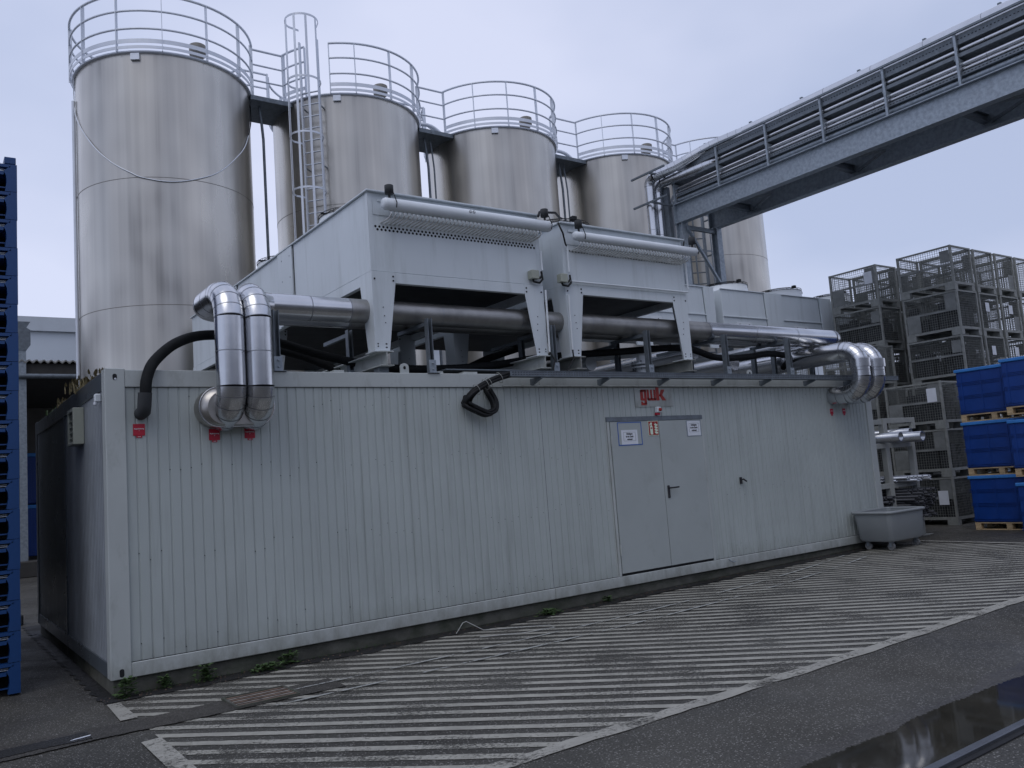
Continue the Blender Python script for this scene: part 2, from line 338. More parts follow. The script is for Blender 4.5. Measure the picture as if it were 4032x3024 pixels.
def asphalt(name, base, wet=0.35, speck=0.5):
    m = bpy.data.materials.new(name); m.use_nodes = True; nt = m.node_tree; N = nt.nodes; L = nt.links.new
    b = N['Principled BSDF']; tc = N.new('ShaderNodeTexCoord'); b.inputs['Specular IOR Level'].default_value = 0.35
    def nz(scale, det=4, r=0.6):
        n = N.new('ShaderNodeTexNoise'); n.inputs['Scale'].default_value = scale; n.inputs['Detail'].default_value = det; n.inputs['Roughness'].default_value = r
        L(tc.outputs['Object'], n.inputs['Vector']); return n
    big = nz(0.55, 5); fine = nz(70, 3, 0.7)
    vo = N.new('ShaderNodeTexVoronoi'); vo.inputs['Scale'].default_value = 55; L(tc.outputs['Object'], vo.inputs['Vector'])
    c1 = N.new('ShaderNodeValToRGB'); e = c1.color_ramp.elements; e[0].position = 0.35; e[0].color = tuple(x*0.62 for x in base)+(1,); e[1].position = 0.68; e[1].color = tuple(x*1.35 for x in base)+(1,)
    L(big.outputs['Fac'], c1.inputs['Fac'])
    c2 = N.new('ShaderNodeValToRGB'); e = c2.color_ramp.elements; e[0].position = 0.35; e[0].color = (0.55,)*3+(1,); e[1].position = 0.66; e[1].color = (1.45,)*3+(1,)
    L(fine.outputs['Fac'], c2.inputs['Fac'])
    mu = N.new('ShaderNodeMixRGB'); mu.blend_type = 'MULTIPLY'; mu.inputs['Fac'].default_value = 1; L(c1.outputs[0], mu.inputs['Color1']); L(c2.outputs[0], mu.inputs['Color2'])
    sp = N.new('ShaderNodeTexVoronoi'); sp.inputs['Scale'].default_value = 80; L(tc.outputs['Object'], sp.inputs['Vector'])
    lt = N.new('ShaderNodeMath'); lt.operation = 'GREATER_THAN'; lt.inputs[1].default_value = 0.80
    sep = N.new('ShaderNodeSeparateColor'); L(sp.outputs['Color'], sep.inputs[0]); L(sep.outputs[0], lt.inputs[0])
    ds = N.new('ShaderNodeMath'); ds.operation = 'LESS_THAN'; ds.inputs[1].default_value = 0.42; L(sp.outputs['Distance'], ds.inputs[0])
    am = N.new('ShaderNodeMath'); am.operation = 'MULTIPLY'; L(lt.outputs[0], am.inputs[0]); L(ds.outputs[0], am.inputs[1])
    am2 = N.new('ShaderNodeMath'); am2.operation = 'MULTIPLY'; am2.inputs[1].default_value = speck; L(am.outputs[0], am2.inputs[0])
    mx = N.new('ShaderNodeMixRGB'); L(am2.outputs[0], mx.inputs['Fac']); L(mu.outputs[0], mx.inputs['Color1']); mx.inputs['Color2'].default_value = (0.3, 0.29, 0.27, 1)
    L(mx.outputs[0], b.inputs['Base Color'])
    rr = N.new('ShaderNodeMapRange'); rr.inputs['From Min'].default_value = 0.35; rr.inputs['From Max'].default_value = 0.65; rr.inputs['To Min'].default_value = wet; rr.inputs['To Max'].default_value = 0.85
    big2 = nz(0.8, 6); L(big2.outputs['Fac'], rr.inputs['Value']); L(rr.outputs[0], b.inputs['Roughness'])
    bp = N.new('ShaderNodeBump'); bp.inputs['Strength'].default_value = 0.55; bp.inputs['Distance'].default_value = 0.006; L(vo.outputs['Distance'], bp.inputs['Height']); L(bp.outputs[0], b.inputs['Normal'])
    return m
m_asph = asphalt('asphalt', (0.060, 0.057, 0.049), 0.42, 0.7)
m_asph2 = asphalt('patched_asphalt', (0.052, 0.048, 0.042), 0.4, 0.3)
m_asphwet = asphalt('damp_asphalt', (0.020, 0.020, 0.020), 0.2, 0.1)
m_wetband = asphalt('wet_asphalt', (0.060, 0.056, 0.050), 0.22, 0.4)
m_mark = mat('worn_road_paint', (0.34, 0.33, 0.285), 0.7, var=0.2, vs=6, bump=0.3, bs=70, alpha=(34, 1.5, 1.00, 1.22))
m_line = mat('worn_edge_line_paint', (0.33, 0.32, 0.28), 0.7, var=0.14, vs=6, bump=0.3, bs=70, alpha=(34, 2.2, 1.0, 1.2))
m_water = mat('puddle_water', (0.034, 0.031, 0.024), 0.04, var=0.3, vs=3, rvar=0.03, spec=0.5)

# ================================================================== GROUND
g = MB(); xs = [-70, 5, 20, 90]
for i in range(3):
    g.add([(xs[i], -70, gz(xs[i])), (xs[i+1], -70, gz(xs[i+1])), (xs[i+1], 90, gz(xs[i+1])), (xs[i], 90, gz(xs[i]))], [(0, 1, 2, 3)])
struct('ground', g, m_asph)
def sheet(poly, lift):
    # flat outline laid on the slightly rising ground, split where the slope starts
    mb = MB()
    def clip(pl, xc, keep_lo):
        o = []
        for i in range(len(pl)):
            a, b = pl[i], pl[(i+1) % len(pl)]
            ia = (a[0] <= xc) == keep_lo or a[0] == xc; ib = (b[0] <= xc) == keep_lo or b[0] == xc
            if ia: o.append(a)
            if ia != ib:
                t = (xc-a[0])/(b[0]-a[0]); o.append((xc, a[1]+t*(b[1]-a[1])))
        return o
    for pl in (clip(poly, 5.0, True), clip(poly, 5.0, False)):
        if len(pl) > 2: mb.add([(x, y, gz(x)+lift) for x, y in pl], [tuple(range(len(pl)))])
    return mb
def wavy(x0, x1, y, amp, n, seed=0, f=1.0):
    r = random.Random(seed); ph = [r.uniform(0, 6.28) for _ in range(4)]
    return [(x0+(x1-x0)*i/n, y+amp*sum(math.sin(f*k*(x0+(x1-x0)*i/n)*1.7+ph[k-1])/k for k in (1, 2, 3, 4))) for i in range(n+1)]
# trench patch of smoother, damp asphalt leading to the gully
rp = random.Random(77)
def rough_edge(pl, a): return [(x+rp.uniform(-a, a), y+rp.uniform(-a, a)) for x, y in pl]
tp = rough_edge(wavy(-6, 1.62, -1.40, 0.02, 500, 3), 0.008)+rough_edge(wavy(-6, 1.62, -0.99, 0.02, 500, 5), 0.008)[::-1]
struct('asphalt_patch', sheet(tp, 0.010), m_asph2)
tp2 = rough_edge(wavy(-6, -0.35, -1.31, 0.022, 400, 8, 1.6), 0.01)+rough_edge(wavy(-6, -0.35, -1.10, 0.022, 400, 9, 1.6), 0.01)[::-1]
struct('damp_strip', sheet(tp2, 0.014), m_asphwet)
tp3 = rough_edge(wavy(-0.03, 12.6, -0.22, 0.028, 900, 4, 2.2), 0.012)+[(12.6, 0.5), (-0.03, 0.5)]
struct('damp_border', sheet(tp3, 0.008), m_asphwet)
tp5 = rough_edge([(-0.10+0.02*math.sin(i*0.4), -0.2+i*0.02) for i in range(330)], 0.004)+[(0.3, 6.4), (0.3, -0.2)]
struct('damp_border', sheet(tp5, 0.0092), m_asphwet)
# puddle in the sunken strip by the rail
rj = random.Random(31)
pud = [(x, y+rj.uniform(-0.012, 0.012)) for x, y in wavy(1.9, 9.5, -5.37, 0.016, 700, 2, 2.1)]+[(9.5, -5.86), (1.9, -5.86)]
mgn = wavy(1.6, 10.5, -5.24, 0.045, 70, 6, 1.7)+[(10.5, -5.86), (1.6, -5.86)]
struct('puddle_margin', sheet(mgn, 0.003), m_wetband)
struct('puddle', sheet(pud, 0.006), m_water)

# hatched markings: stripes at 45 degrees between the wall and the edge line
mk = MB(); mk2 = MB()
NORM = 0.70710678; rm = random.Random(12)
def stripe(k):
    c0 = -1.735+0.197*k                       # distance of the stripe centre along (1,1)/sqrt2
    hw = 0.043; pts = []
    X0, X1, Y0, Y1 = 0.02, 12.55, -4.06, -0.06
    poly = [(X0, Y0), (X1, Y0), (X1, Y1), (X0, Y1)]
    for sgn, lim in ((1, c0+hw), (-1, -(c0-hw))):
        o = []
        for i in range(len(poly)):
            a, b = poly[i], poly[(i+1) % len(poly)]
            da = lim-sgn*(a[0]+a[1])*NORM; db = lim-sgn*(b[0]+b[1])*NORM
            if da >= 0: o.append(a)
            if da*db < 0:
                t = da/(da-db); o.append((a[0]+t*(b[0]-a[0]), a[1]+t*(b[1]-a[1])))
        poly = o
        if len(poly) < 3: return None
    return poly
for k in range(-7, 64):
    pl = stripe(k)
    if pl:
        q = []
        for i in range(len(pl)):
            a, b = pl[i], pl[(i+1) % len(pl)]; ln = math.hypot(b[0]-a[0], b[1]-a[1]); m_ = max(1, int(ln/0.07))
            for j in range(m_): q.append((a[0]+(b[0]-a[0])*j/m_+rm.uniform(-.0045, .0045), a[1]+(b[1]-a[1])*j/m_+rm.uniform(-.0045, .0045)))
        s_ = sheet(q, 0.0045); mk.add(s_.v, s_.f)
struct('road_marking', mk, m_mark)
el = wavy(-0.1, 12.7, -4.16, 0.008, 100, 21, 4)+wavy(-0.1, 12.7, -4.03, 0.008, 100, 22, 4)[::-1]
s_ = sheet(el, 0.0075); mk2.add(s_.v, s_.f)
for pl in ([(-0.11, -4.16), (0.03, -4.16), (0.03, -1.72), (-0.11, -1.74)], [(-0.10, -0.95), (0.03, -0.95), (0.02, -0.25), (-0.08, -0.25)], [(12.55, -4.16), (12.66, -4.16), (12.8, -0.3), (12.70, -0.3)]):
    s_ = sheet(pl, 0.0115); mk2.add(s_.v, s_.f)
struct('edge_line_marking', mk2, m_line)
# two old scraped wheel tracks over the hatching
tr = MB()
def curve_strip(pts, w_, lift):
    mb = MB(); n = len(pts); vs = []
    for i, (x, y) in enumerate(pts):
        a = Vector(pts[max(0, i-1)]); b = Vector(pts[min(n-1, i+1)]); d = (b-a).normalized(); nn = Vector((-d.y, d.x))
        vs += [(x+nn.x*w_/2, y+nn.y*w_/2, gz(x)+lift), (x-nn.x*w_/2, y-nn.y*w_/2, gz(x)+lift)]
    return mb.add(vs, [(2*i, 2*i+1, 2*i+3, 2*i+2) for i in range(n-1)])
for y0, a in ((-1.15, 0.11), (-1.55, 0.10)):
    pts = [(0.9+0.25*i, y0+a*0.5*math.sin(i*0.14)-0.012*i+0.0009*i*i) for i in range(40)]
    q = curve_strip(pts, 0.035, 0.0155); tr.add(q.v, q.f)
struct('wheel_scrape_marking', tr, mat('scraped_paint', (0.36, 0.37, 0.35), 0.7, var=0.15, vs=5, alpha=(20, 1.3, 0.98, 1.08)))
# steel rail edging the far side of the puddle
rl = Thing('steel_rail', 'steel rail set in the asphalt beside the puddle at the lower right', 'rail', (6.0, -5.9, 0))
b = MB(); b.bbox(1.2, 12, -5.915, -5.865, -0.05, 0.03, 0.006); rl.part('rail_head', b, m_steelrail)
b = MB(); b.box(1.2, 12, -5.955, -5.916, -0.05, 0.009); rl.part('groove', b, m_slot)

# gully grate
gr = Thing('drain_grate', 'rusty rectangular drain grate in the hatched paving near the left corner', 'drain', (0.95, -1.15, 0))
b = MB(); x0, x1, y0, y1 = 0.70, 1.20, -1.34, -0.98
b.box(x0, x1, y0, y1, 0.0145, 0.016); gr.part('pit', b, m_slot)
b = MB(); b.box(x0-.02, x1+.02, y0-.02, y0, 0.01, 0.024); b.box(x0-.02, x1+.02, y1, y1+.02, 0.01, 0.028); b.box(x0-.02, x0, y0, y1, 0.01, 0.028); b.box(x1, x1+.02, y0, y1, 0.01, 0.028); gr.part('frame', b, m_conc)
for i in range(7):
    yy = y0+0.012+i*0.0515
    b = MB(); b.bbox(x0, x1, yy, yy+0.014, 0.0165, 0.023, 0.002); gr.part('bar', b, m_rustl if i % 2 else m_rust)
st = MB(); st.tube([(3.45, -0.22, 0.02), (3.52, -0.26, 0.13), (3.56, -0.27, 0.14), (3.72, -0.36, 0.03), (4.1, -0.55, 0.02), (4.35, -0.75, 0.02), (4.3, -0.9, 0.02), (3.9, -0.85, 0.02), (3.5, -0.62, 0.02)], 0.004, 6)
single('plastic_strap', st, m_straplite, 'thin pale plastic strap curled on the paving beside the container', 'strap', org=(3.7, -0.4, 0))
li = MB(); li.prism([(-0.50, -1.275), (-0.36, -1.245), (-0.355, -1.22), (-0.47, -1.25)], 0.003, 'xy', 0.016)
single('paper_scrap', li, m_paper, 'small white scrap lying in the damp strip left of the hatching', 'litter', org=(-0.42, -1.25, 0))

# ================================================================== CONTAINER
LX, WY, ZB, ZT = 12.40, 5.38, 0.15, 2.955
ct = Thing('plant_container', 'long pale grey plant room container with ribbed walls and a double door', 'container', (6.2, 2.7, 0.15))
b = MB(); b.box(0.02, LX-0.02, 0.06, WY-0.06, 0.152, 0.28); b.box(0.16, LX-0.16, 0.04, WY-0.04, ZT-0.17, ZT-0.03); ct.part('roof', b, m_roofc)
# core behind the cladding
b = MB(); b.box(0.08, LX-0.08, 0.09, WY-0.09, 0.2, ZT-0.1); ct.part('core', b, m_rubber)
# frame
def P_(x0, x1, y0, y1, z0, z1, bev=0.006):
    b = MB(); b.bbox(x0, x1, y0, y1, z0, z1, bev); ct.part('frame_member', b, m_frame); return b
P_(0.0, 0.175, 0.0, 0.16, ZB, ZT+0.012)                     # front left corner post
P_(LX-0.17, LX, 0.0, 0.16, ZB, ZT+0.012)
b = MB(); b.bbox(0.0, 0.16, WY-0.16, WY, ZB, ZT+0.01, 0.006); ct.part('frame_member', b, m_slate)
P_(LX-0.16, LX, WY-0.16, WY, ZB, ZT+0.01)
P_(0.176, 5.045, 0.003, 0.14, 2.79, ZT); P_(5.05, LX-0.171, 0.003, 0.14, 2.79, ZT)   # fascia
P_(0.176, 5.045, 0.002, 0.14, ZB, 0.282); P_(5.05, LX-0.171, 0.002, 0.14, ZB, 0.282)  # bottom rail
P_(0.161, LX-0.161, WY-0.14, WY-0.003, 2.79, ZT); P_(0.161, LX-0.161, WY-0.14, WY-0.003, ZB, 0.28)
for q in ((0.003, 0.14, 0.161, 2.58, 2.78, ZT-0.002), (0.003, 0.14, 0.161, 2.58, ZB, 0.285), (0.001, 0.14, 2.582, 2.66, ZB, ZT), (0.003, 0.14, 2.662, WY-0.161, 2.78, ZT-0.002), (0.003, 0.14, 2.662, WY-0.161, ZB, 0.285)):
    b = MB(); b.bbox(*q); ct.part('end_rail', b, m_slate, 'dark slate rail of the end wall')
for z0_, z1_ in ((2.78, ZT-0.002), (ZB, 0.28)):
    b = MB(); b.box(LX-0.14, LX-0.003, 0.161, WY-0.161, z0_, z1_); ct.part('end_rail', b, m_frame)

def ribbed(mb, a0, a1, z0, z1, at, pitch=0.098, groove=0.020, depth=0.008, axis='x', sgn=1, jit=0.0):
    # sheet with flat pans and narrow trapezoid grooves; faces -y (axis x) or -x (axis y)
    pr = []; x = a0; r = random.Random(int(a0*100)+5)
    while x < a1-1e-6:
        e = min(x+pitch-groove, a1); dj = r.uniform(-jit, jit)
        pr += [(x, dj), (e, dj)]
        if e+groove < a1: pr += [(e+groove*0.28, depth), (e+groove*0.72, depth)]
        x += pitch
    vs = []
    for z in (z0, z1):
        for u, d in pr:
            vs.append((u, at+sgn*d, z) if axis == 'x' else (at+sgn*d, u, z))
    n = len(pr)
    mb.add(vs, [(i, i+1, n+i+1, n+i) if axis == 'x' else (i+1, i, n+i, n+i+1) for i in range(n-1)])
DX0, DX1, DZ0, DZ1 = 6.155, 7.985, 0.30, 2.375
for (a, b_) in ((0.178, 2.35), (2.352, 5.04), (5.045, DX0-0.04), (DX1+0.015, 10.1), (10.102, LX-0.172)):
    b = MB(); ribbed(b, a, b_, 0.286, 2.788, 0.022, jit=0.0012); ct.part('wall_panel', b, m_paint)
b = MB(); ribbed(b, DX0-0.039, DX1+0.013, DZ1+0.012, 2.788, 0.020, jit=0.0012); ct.part('wall_panel', b, m_paint)
b = MB(); b.box(DX0-0.055, DX0-0.040, 0.012, 0.05, 0.286, 2.788); ct.part('cover_strip', b, m_frame)
b = MB(); b.box(0.176, LX-0.172, 0.012, 0.035, 0.2822, 0.2875); b.box(0.176, LX-0.172, 0.012, 0.035, 2.7885, 2.7895); ct.part('drip_gap', b, m_slot)
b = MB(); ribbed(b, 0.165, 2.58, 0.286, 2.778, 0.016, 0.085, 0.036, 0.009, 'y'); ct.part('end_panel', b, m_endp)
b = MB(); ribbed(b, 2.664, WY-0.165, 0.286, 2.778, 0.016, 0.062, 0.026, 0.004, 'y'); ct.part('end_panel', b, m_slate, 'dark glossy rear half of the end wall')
b = MB(); b.box(LX-0.03, LX-0.016, 0.161, WY-0.161, 0.281, 2.779); ct.part('end_panel', b, m_paint)
b = MB(); b.box(0.161, LX-0.161, WY-0.03, WY-0.016, 0.281, 2.789); ct.part('wall_panel', b, m_paint)
# screws in the grooves
b = MB(); r = random.Random(3)
for k in range(120):
    x = 0.265+0.098*k
    if x > LX-0.25 or DX0-0.08 < x < DX1+0.03: continue
    for z in (0.42, 1.22, 1.95, 2.62):
        if r.random() < 0.5: 
            zz = z+r.uniform(-0.09, 0.09); b.box(x-0.0035, x+0.0035, 0.021, 0.026, zz, zz+0.008)
ct.part('screws', b, m_slot)
# corner fittings
def oval(cx, cz, rx, rz, y, n=20, straight=0.0):
    pts = []
    for i in range(n):
        a = 2*math.pi*i/n; pts.append((cx+rx*math.cos(a), cz+rz*math.sin(a)+(straight if math.sin(a) > 0 else -straight)))
    return pts
b = MB(); b.prism(oval(0.092, 0.205, 0.02, 0.018, 0, 20, 0.018), 0.002, 'xz', -0.0015); b.prism(oval(0.088, 2.885, 0.019, 0.018, 0, 20, 0.012), 0.002, 'xz', -0.0015); ct.part('lashing_hole', b, m_slot)
b = MB(); b.prism(oval(0.092, 2.868, 0.011, 0.009, 0, 10), 0.002, 'xz', -0.0038); ct.part('rope_end', b, m_paper)
for x in (3.14, 9.2):
    b = MB(); pl = [(x-0.055, ZT), (x+0.055, ZT), (x+0.055, ZT+0.07)]+[(x+0.055*math.cos(rad(a)), ZT+0.07+0.045*math.sin(rad(a))) for a in range(15, 180, 15)]+[(x-0.055, ZT+0.07)]
    b.prism(pl, 0.015, 'xz', 0.02); ct.part('lifting_lug', b, m_frame)
    b = MB(); b.prism(oval(x, ZT+0.062, 0.017, 0.020, 0, 14), 0.0015, 'xz', 0.018); ct.part('lug_eye', b, m_slot)
for x, w_ in ((2.35, .12), (3.62, .10), (4.05, .2)):
    b = MB(); b.bbox(x-w_/2, x+w_/2, 0.05, 0.2, ZT, ZT+0.03); ct.part('roof_pad', b, m_frame)
# door
b = MB(); b.bbox(DX0-0.035, DX1+0.01, -0.004, 0.03, 2.322, DZ1+0.008); ct.part('door_header', b, m_galvd)
for a in (DX0-0.03, DX1-0.03):
    b = MB(); b.box(a, a+0.038, 0.0, 0.03, 0.284, 2.32); ct.part('door_frame', b, m_frame)
b = MB(); b.box(DX0+0.009, DX1-0.031, 0.012, 0.035, 0.284, 2.32); ct.part('door_gap', b, m_slot)
bl = MB(); bl.bbox(6.178, 7.083, -0.004, 0.02, 0.316, 2.318, 0.003); lf = ct.part('door_leaf', bl, m_door)
br = MB(); br.bbox(7.092, 7.952, -0.004, 0.02, 0.316, 2.318, 0.003); rf = ct.part('door_leaf', br, m_door)
b = MB(); b.bbox(7.137, 7.183, -0.018, -0.004, 1.235, 1.41, 0.006); b.tube([(7.165, -0.018, 1.375), (7.165, -0.055, 1.375), (7.18, -0.062, 1.375), (7.315, -0.062, 1.378)], 0.011, 8); ct.part('door_handle', b, m_ink, None, rf)
for z in (2.06, 0.62):
    b = MB(); b.cyl((6.172, -0.012, z-0.07), (6.172, -0.012, z+0.07), 0.011, 8); ct.part('hinge', b, m_frame, None, lf)
b = MB(); b.bbox(8.70, 8.73, -0.012, 0.02, 1.33, 1.43, 0.004); b.bar((8.73, -0.03, 1.40), (8.79, -0.04, 1.36), 0.018, 0.018); b.bar((8.715, -0.008, 1.39), (8.735, -0.035, 1.40), 0.02, 0.02); ct.part('window_latch', b, m_ink)
b = MB(); b.tube([(8.26, -0.004, 0.27), (8.262, -0.03, 0.245), (8.30, -0.04, 0.222), (8.36, -0.04, 0.225)], 0.008, 8); ct.part('drain_hook', b, m_galv)
# concrete plinth
b = MB(); b.box(0.03, LX-0.03, 0.05, WY-0.05, -0.05, 0.151)
pl = single('concrete_plinth', b, m_conc, 'mossy concrete strip foundation under the plant container', 'foundation', org=(6.2, 2.7, 0))

# signs and labels on the wall
def plate(name, x0, x1, z0, z1, y, m, label, cat, group=None, th=0.004):
    b = MB(); b.bbox(x0, x1, y-th, y, z0, z1, 0.001)
    t = Thing(name, label, cat, ((x0+x1)/2, y, z0), group); t.part('plate', b, m); return t
def words(t, txt, size, x, y, z, m, bold=0.0, sx=1.0, name='lettering'):
    t.part(name, text_mb(txt, size, x, y, z, bold, sx=sx), m)
for (x0, z1, lab, k) in ((0.238, 2.442, 'square red label under the end of the black hose', '1'), (0.93, 2.375, 'left red label just below the flange of the twin pipes', '2'), (1.28, 2.383, 'right red label just below the flange of the twin pipes', '3')):
    t = plate('red_label', x0, x0+0.105, z1-0.11, z1, 0.018, m_red, lab, 'label', 'red pipe labels on the container wall')
    words(t, 'Begleitheizung', 0.016, x0+0.0525, 0.0125, z1-0.05, m_paper, 0.0002, 0.95)
    words(t, k, 0.016, x0+0.0525, 0.0125, z1-0.068, m_paper)
    b = MB(); b.bbox(x0+0.028, x0+0.078, 0.014, 0.018, z1-0.130, z1-0.112, 0.001); t.part('lower_tag', b, m_red)
    b = MB(); b.box(x0+0.04, x0+0.066, 0.0128, 0.0139, z1-0.123, z1-0.119); t.part('tag_lettering', b, m_paper)
for (x0, lab) in ((11.175, 'left of two small red tags under the right hand wall pipe'), (11.53, 'right of two small red tags under the right hand wall pipe')):
    t = plate('red_tag', x0, x0+0.085, 2.34, 2.43, 0.018, m_red, lab, 'label', 'small red tags at the right end of the wall')
    b = MB(); b.bbox(x0+0.02, x0+0.065, 0.014, 0.018, 2.312, 2.339, 0.001); t.part('lower_tag', b, m_red)
    b = MB(); b.box(x0+0.012, x0+0.073, 0.0128, 0.0139, 2.388, 2.395); t.part('lettering', b, m_paper)
# firm sign with red letters
t = plate('company_sign', 6.69, 7.42, 2.515, 2.785, 0.016, m_frame, 'grey sign board with red letters above the double door', 'sign', None, 0.006)
def prismtext(polys, x, z, s, mx=1.0):
    b = MB()
    for pl in polys: b.prism([(x+u*s*mx, z+v*s) for u, v in pl][::-1], 0.003, 'xz', 0.006)
    return b
# letters in a 1-unit x-height grid
G = [[(0, .08), (.08, 0), (.30, 0), (.30, 1), (0, .92)], [(0, .8), (.0, .92), (.1, 1), (.62, 1), (.62, .8)], [(.42, -.30), (.66, -.30), (.66, 1), (.42, 1)], [(.30, 0), (.42, 0), (.42, .2), (.30, .2)], [(.04, -.42), (.58, -.42), (.66, -.30), (.66, -.2), (.04, -.2)], [(.04, -.2), (.22, -.2), (.22, -.08), (.04, -.08)]]
W = [[(0, .1), (.22, .0), (.22, 1), (0, 1)], [(.38, .1), (.58, .1), (.58, 1), (.38, 1)], [(.74, .1), (.96, 0), (.96, 1), (.74, 1)], [(0, .1), (.1, 0), (.44, 0), (.48, .08), (.52, 0), (.88, 0), (.96, .1), (.96, .22), (0, .22)]]
K = [[(0, 0), (.25, 0), (.25, 1.28), (0, 1.28)], [(.25, .38), (.44, 1), (.72, 1), (.66, .8), (.52, .52), (.8, 0), (.5, 0), (.25, .5)]]
s = 0.155; z0_ = 2.605
t.part('letter_g', prismtext(G, 6.795, z0_, s, 1.15), m_logo); t.part('letter_w', prismtext(W, 6.925, z0_, s, 1.12), m_logo); t.part('letter_k', prismtext(K, 7.10, z0_, s, 1.55), m_logo)
# alarm beacon
t = Thing('alarm_beacon', 'small white alarm box with red lens above the door', 'alarm', (7.10, 0.0, 2.43))
b = MB(); b.bbox(7.055, 7.135, -0.04, 0.0195, 2.432, 2.512, 0.008); t.part('housing', b, m_white)
b = MB(); b.tube([(7.102, -0.0405, 2.472), (7.102, -0.062, 2.472), (7.102, -0.07, 2.472)], [0.024, 0.022, 0.012], 20); t.part('lens', b, m_logo)
b = MB(); b.bbox(7.05, 7.12, -0.022, 0.019, 2.398, 2.43, 0.004); t.part('lower_lamp', b, m_red)
# extinguisher sign
t = plate('fire_extinguisher_sign', 6.873, 7.073, 2.112, 2.318, -0.006, m_glow, 'red fire extinguisher sign at the top of the left door leaf', 'sign')
b = MB(); b.box(6.881, 7.065, -0.0115, -0.0101, 2.120, 2.310); t.part('red_field', b, m_fire)
b = MB()
b.prism([(6.908, 2.128), (6.955, 2.128), (6.958, 2.225), (6.952, 2.245), (6.94, 2.252), (6.922, 2.252), (6.908, 2.245), (6.903, 2.225)], 0.0012, 'xz', -0.013)
b.prism([(6.922, 2.252), (6.942, 2.252), (6.942, 2.27), (6.952, 2.285), (6.935, 2.30), (6.915, 2.29), (6.897, 2.262), (6.899, 2.24), (6.906, 2.26), (6.92, 2.27)], 0.0012, 'xz', -0.013)
for i in range(4):
    zz = 2.138+i*0.036; b.prism([(6.985, zz+0.03), (6.995, zz+0.01), (7.02, zz-0.002), (7.052, zz+0.002), (7.052, zz+0.022), (7.03, zz+0.026), (7.012, zz+0.04), (7.004, zz+0.056), (7.008, zz+0.03), (6.998, zz+0.026)], 0.0012, 'xz', -0.013)
t.part('pictogram', b, m_glow)
b = MB(); b.box(6.915, 6.948, -0.0145, -0.0132, 2.208, 2.226); t.part('bottle_label', b, m_fire)
def notice(t, x0, x1, z0, z1, y):
    b = MB(); b.box(x0, x1, y-0.001, y, z0, z1); t.part('paper', b, m_paper)
    cx = (x0+x1)/2; w_ = x1-x0; h_ = z1-z0; fx0, fx1, fz0, fz1 = x0+0.13*w_, x1-0.13*w_, z0+0.24*h_, z1-0.16*h_
    b = MB(); k = 0.0022
    for q in ((fx0, fx1, fz0, fz0+k), (fx0, fx1, fz1-k, fz1), (fx0, fx0+k, fz0, fz1), (fx1-k, fx1, fz0, fz1)): b.box(q[0], q[1], y-0.0022, y-0.0012, q[2], q[3])
    t.part('border', b, m_ink)
    sz = (fz1-fz0)*0.27
    for i, tx in enumerate(('Unbefugten', 'ist der Zutritt', 'verboten!')):
        t.part('lettering', text_mb(tx, sz*1.05, cx, y-0.002, fz1-(i+0.88)*(fz1-fz0)*0.31, 0.0009, sx=0.72), m_ink)
t = plate('framed_notice', 6.30, 6.745, 1.995, 2.312, -0.0045, m_door, 'paper no entry notice inside a blue outline on the left door leaf', 'sign', None, 0.002)
b = MB()
for q in ((6.30, 6.745, 1.995, 2.007), (6.30, 6.745, 2.300, 2.312), (6.30, 6.312, 2.007, 2.300), (6.733, 6.745, 2.007, 2.300)): b.box(q[0], q[1], -0.009, -0.0066, q[2], q[3])
t.part('blue_outline', b, m_bluetape); notice(t, 6.36, 6.66, 2.008, 2.205, -0.0072)
t = plate('no_entry_notice', 7.635, 7.945, 2.075, 2.312, -0.0045, m_galv, 'paper no entry notice in a grey sleeve on the right door leaf', 'sign', None, 0.002)
notice(t, 7.655, 7.925, 2.088, 2.30, -0.0072)

# louvre lamp and sensor on the end wall
t = Thing('wall_louvre', 'cream louvred vent box high on the shaded end wall', 'vent', (0.0, 1.47, 2.38))
b = MB(); b.bbox(-0.09, 0.014, 1.26, 1.30, 2.36, 2.74); b.bbox(-0.09, 0.014, 1.62, 1.66, 2.36, 2.74); b.bbox(-0.09, 0.014, 1.30, 1.62, 2.70, 2.74); b.bbox(-0.09, 0.014, 1.30, 1.62, 2.36, 2.385); t.part('housing', b, m_cream)
for i in range(5):
    b = MB(); z = 2.40+i*0.06; b.bar((-0.05, 1.30, z+0.02), (-0.05, 1.62, z+0.02), 0.06, 0.008, (0.6, 0, 1)); t.part('blade', b, m_cream)
t = Thing('outdoor_sensor', 'small white sensor on the end wall by the corner post', 'sensor', (0.0, 0.28, 2.68))
b = MB(); b.bbox(-0.045, 0.014, 0.25, 0.31, 2.68, 2.76, 0.01); t.part('housing', b, m_white); b = MB(); b.tube([(-0.03, 0.28, 2.68), (-0.04, 0.28, 2.655)], [0.02, 0.014], 12); t.part('lens', b, m_paper)

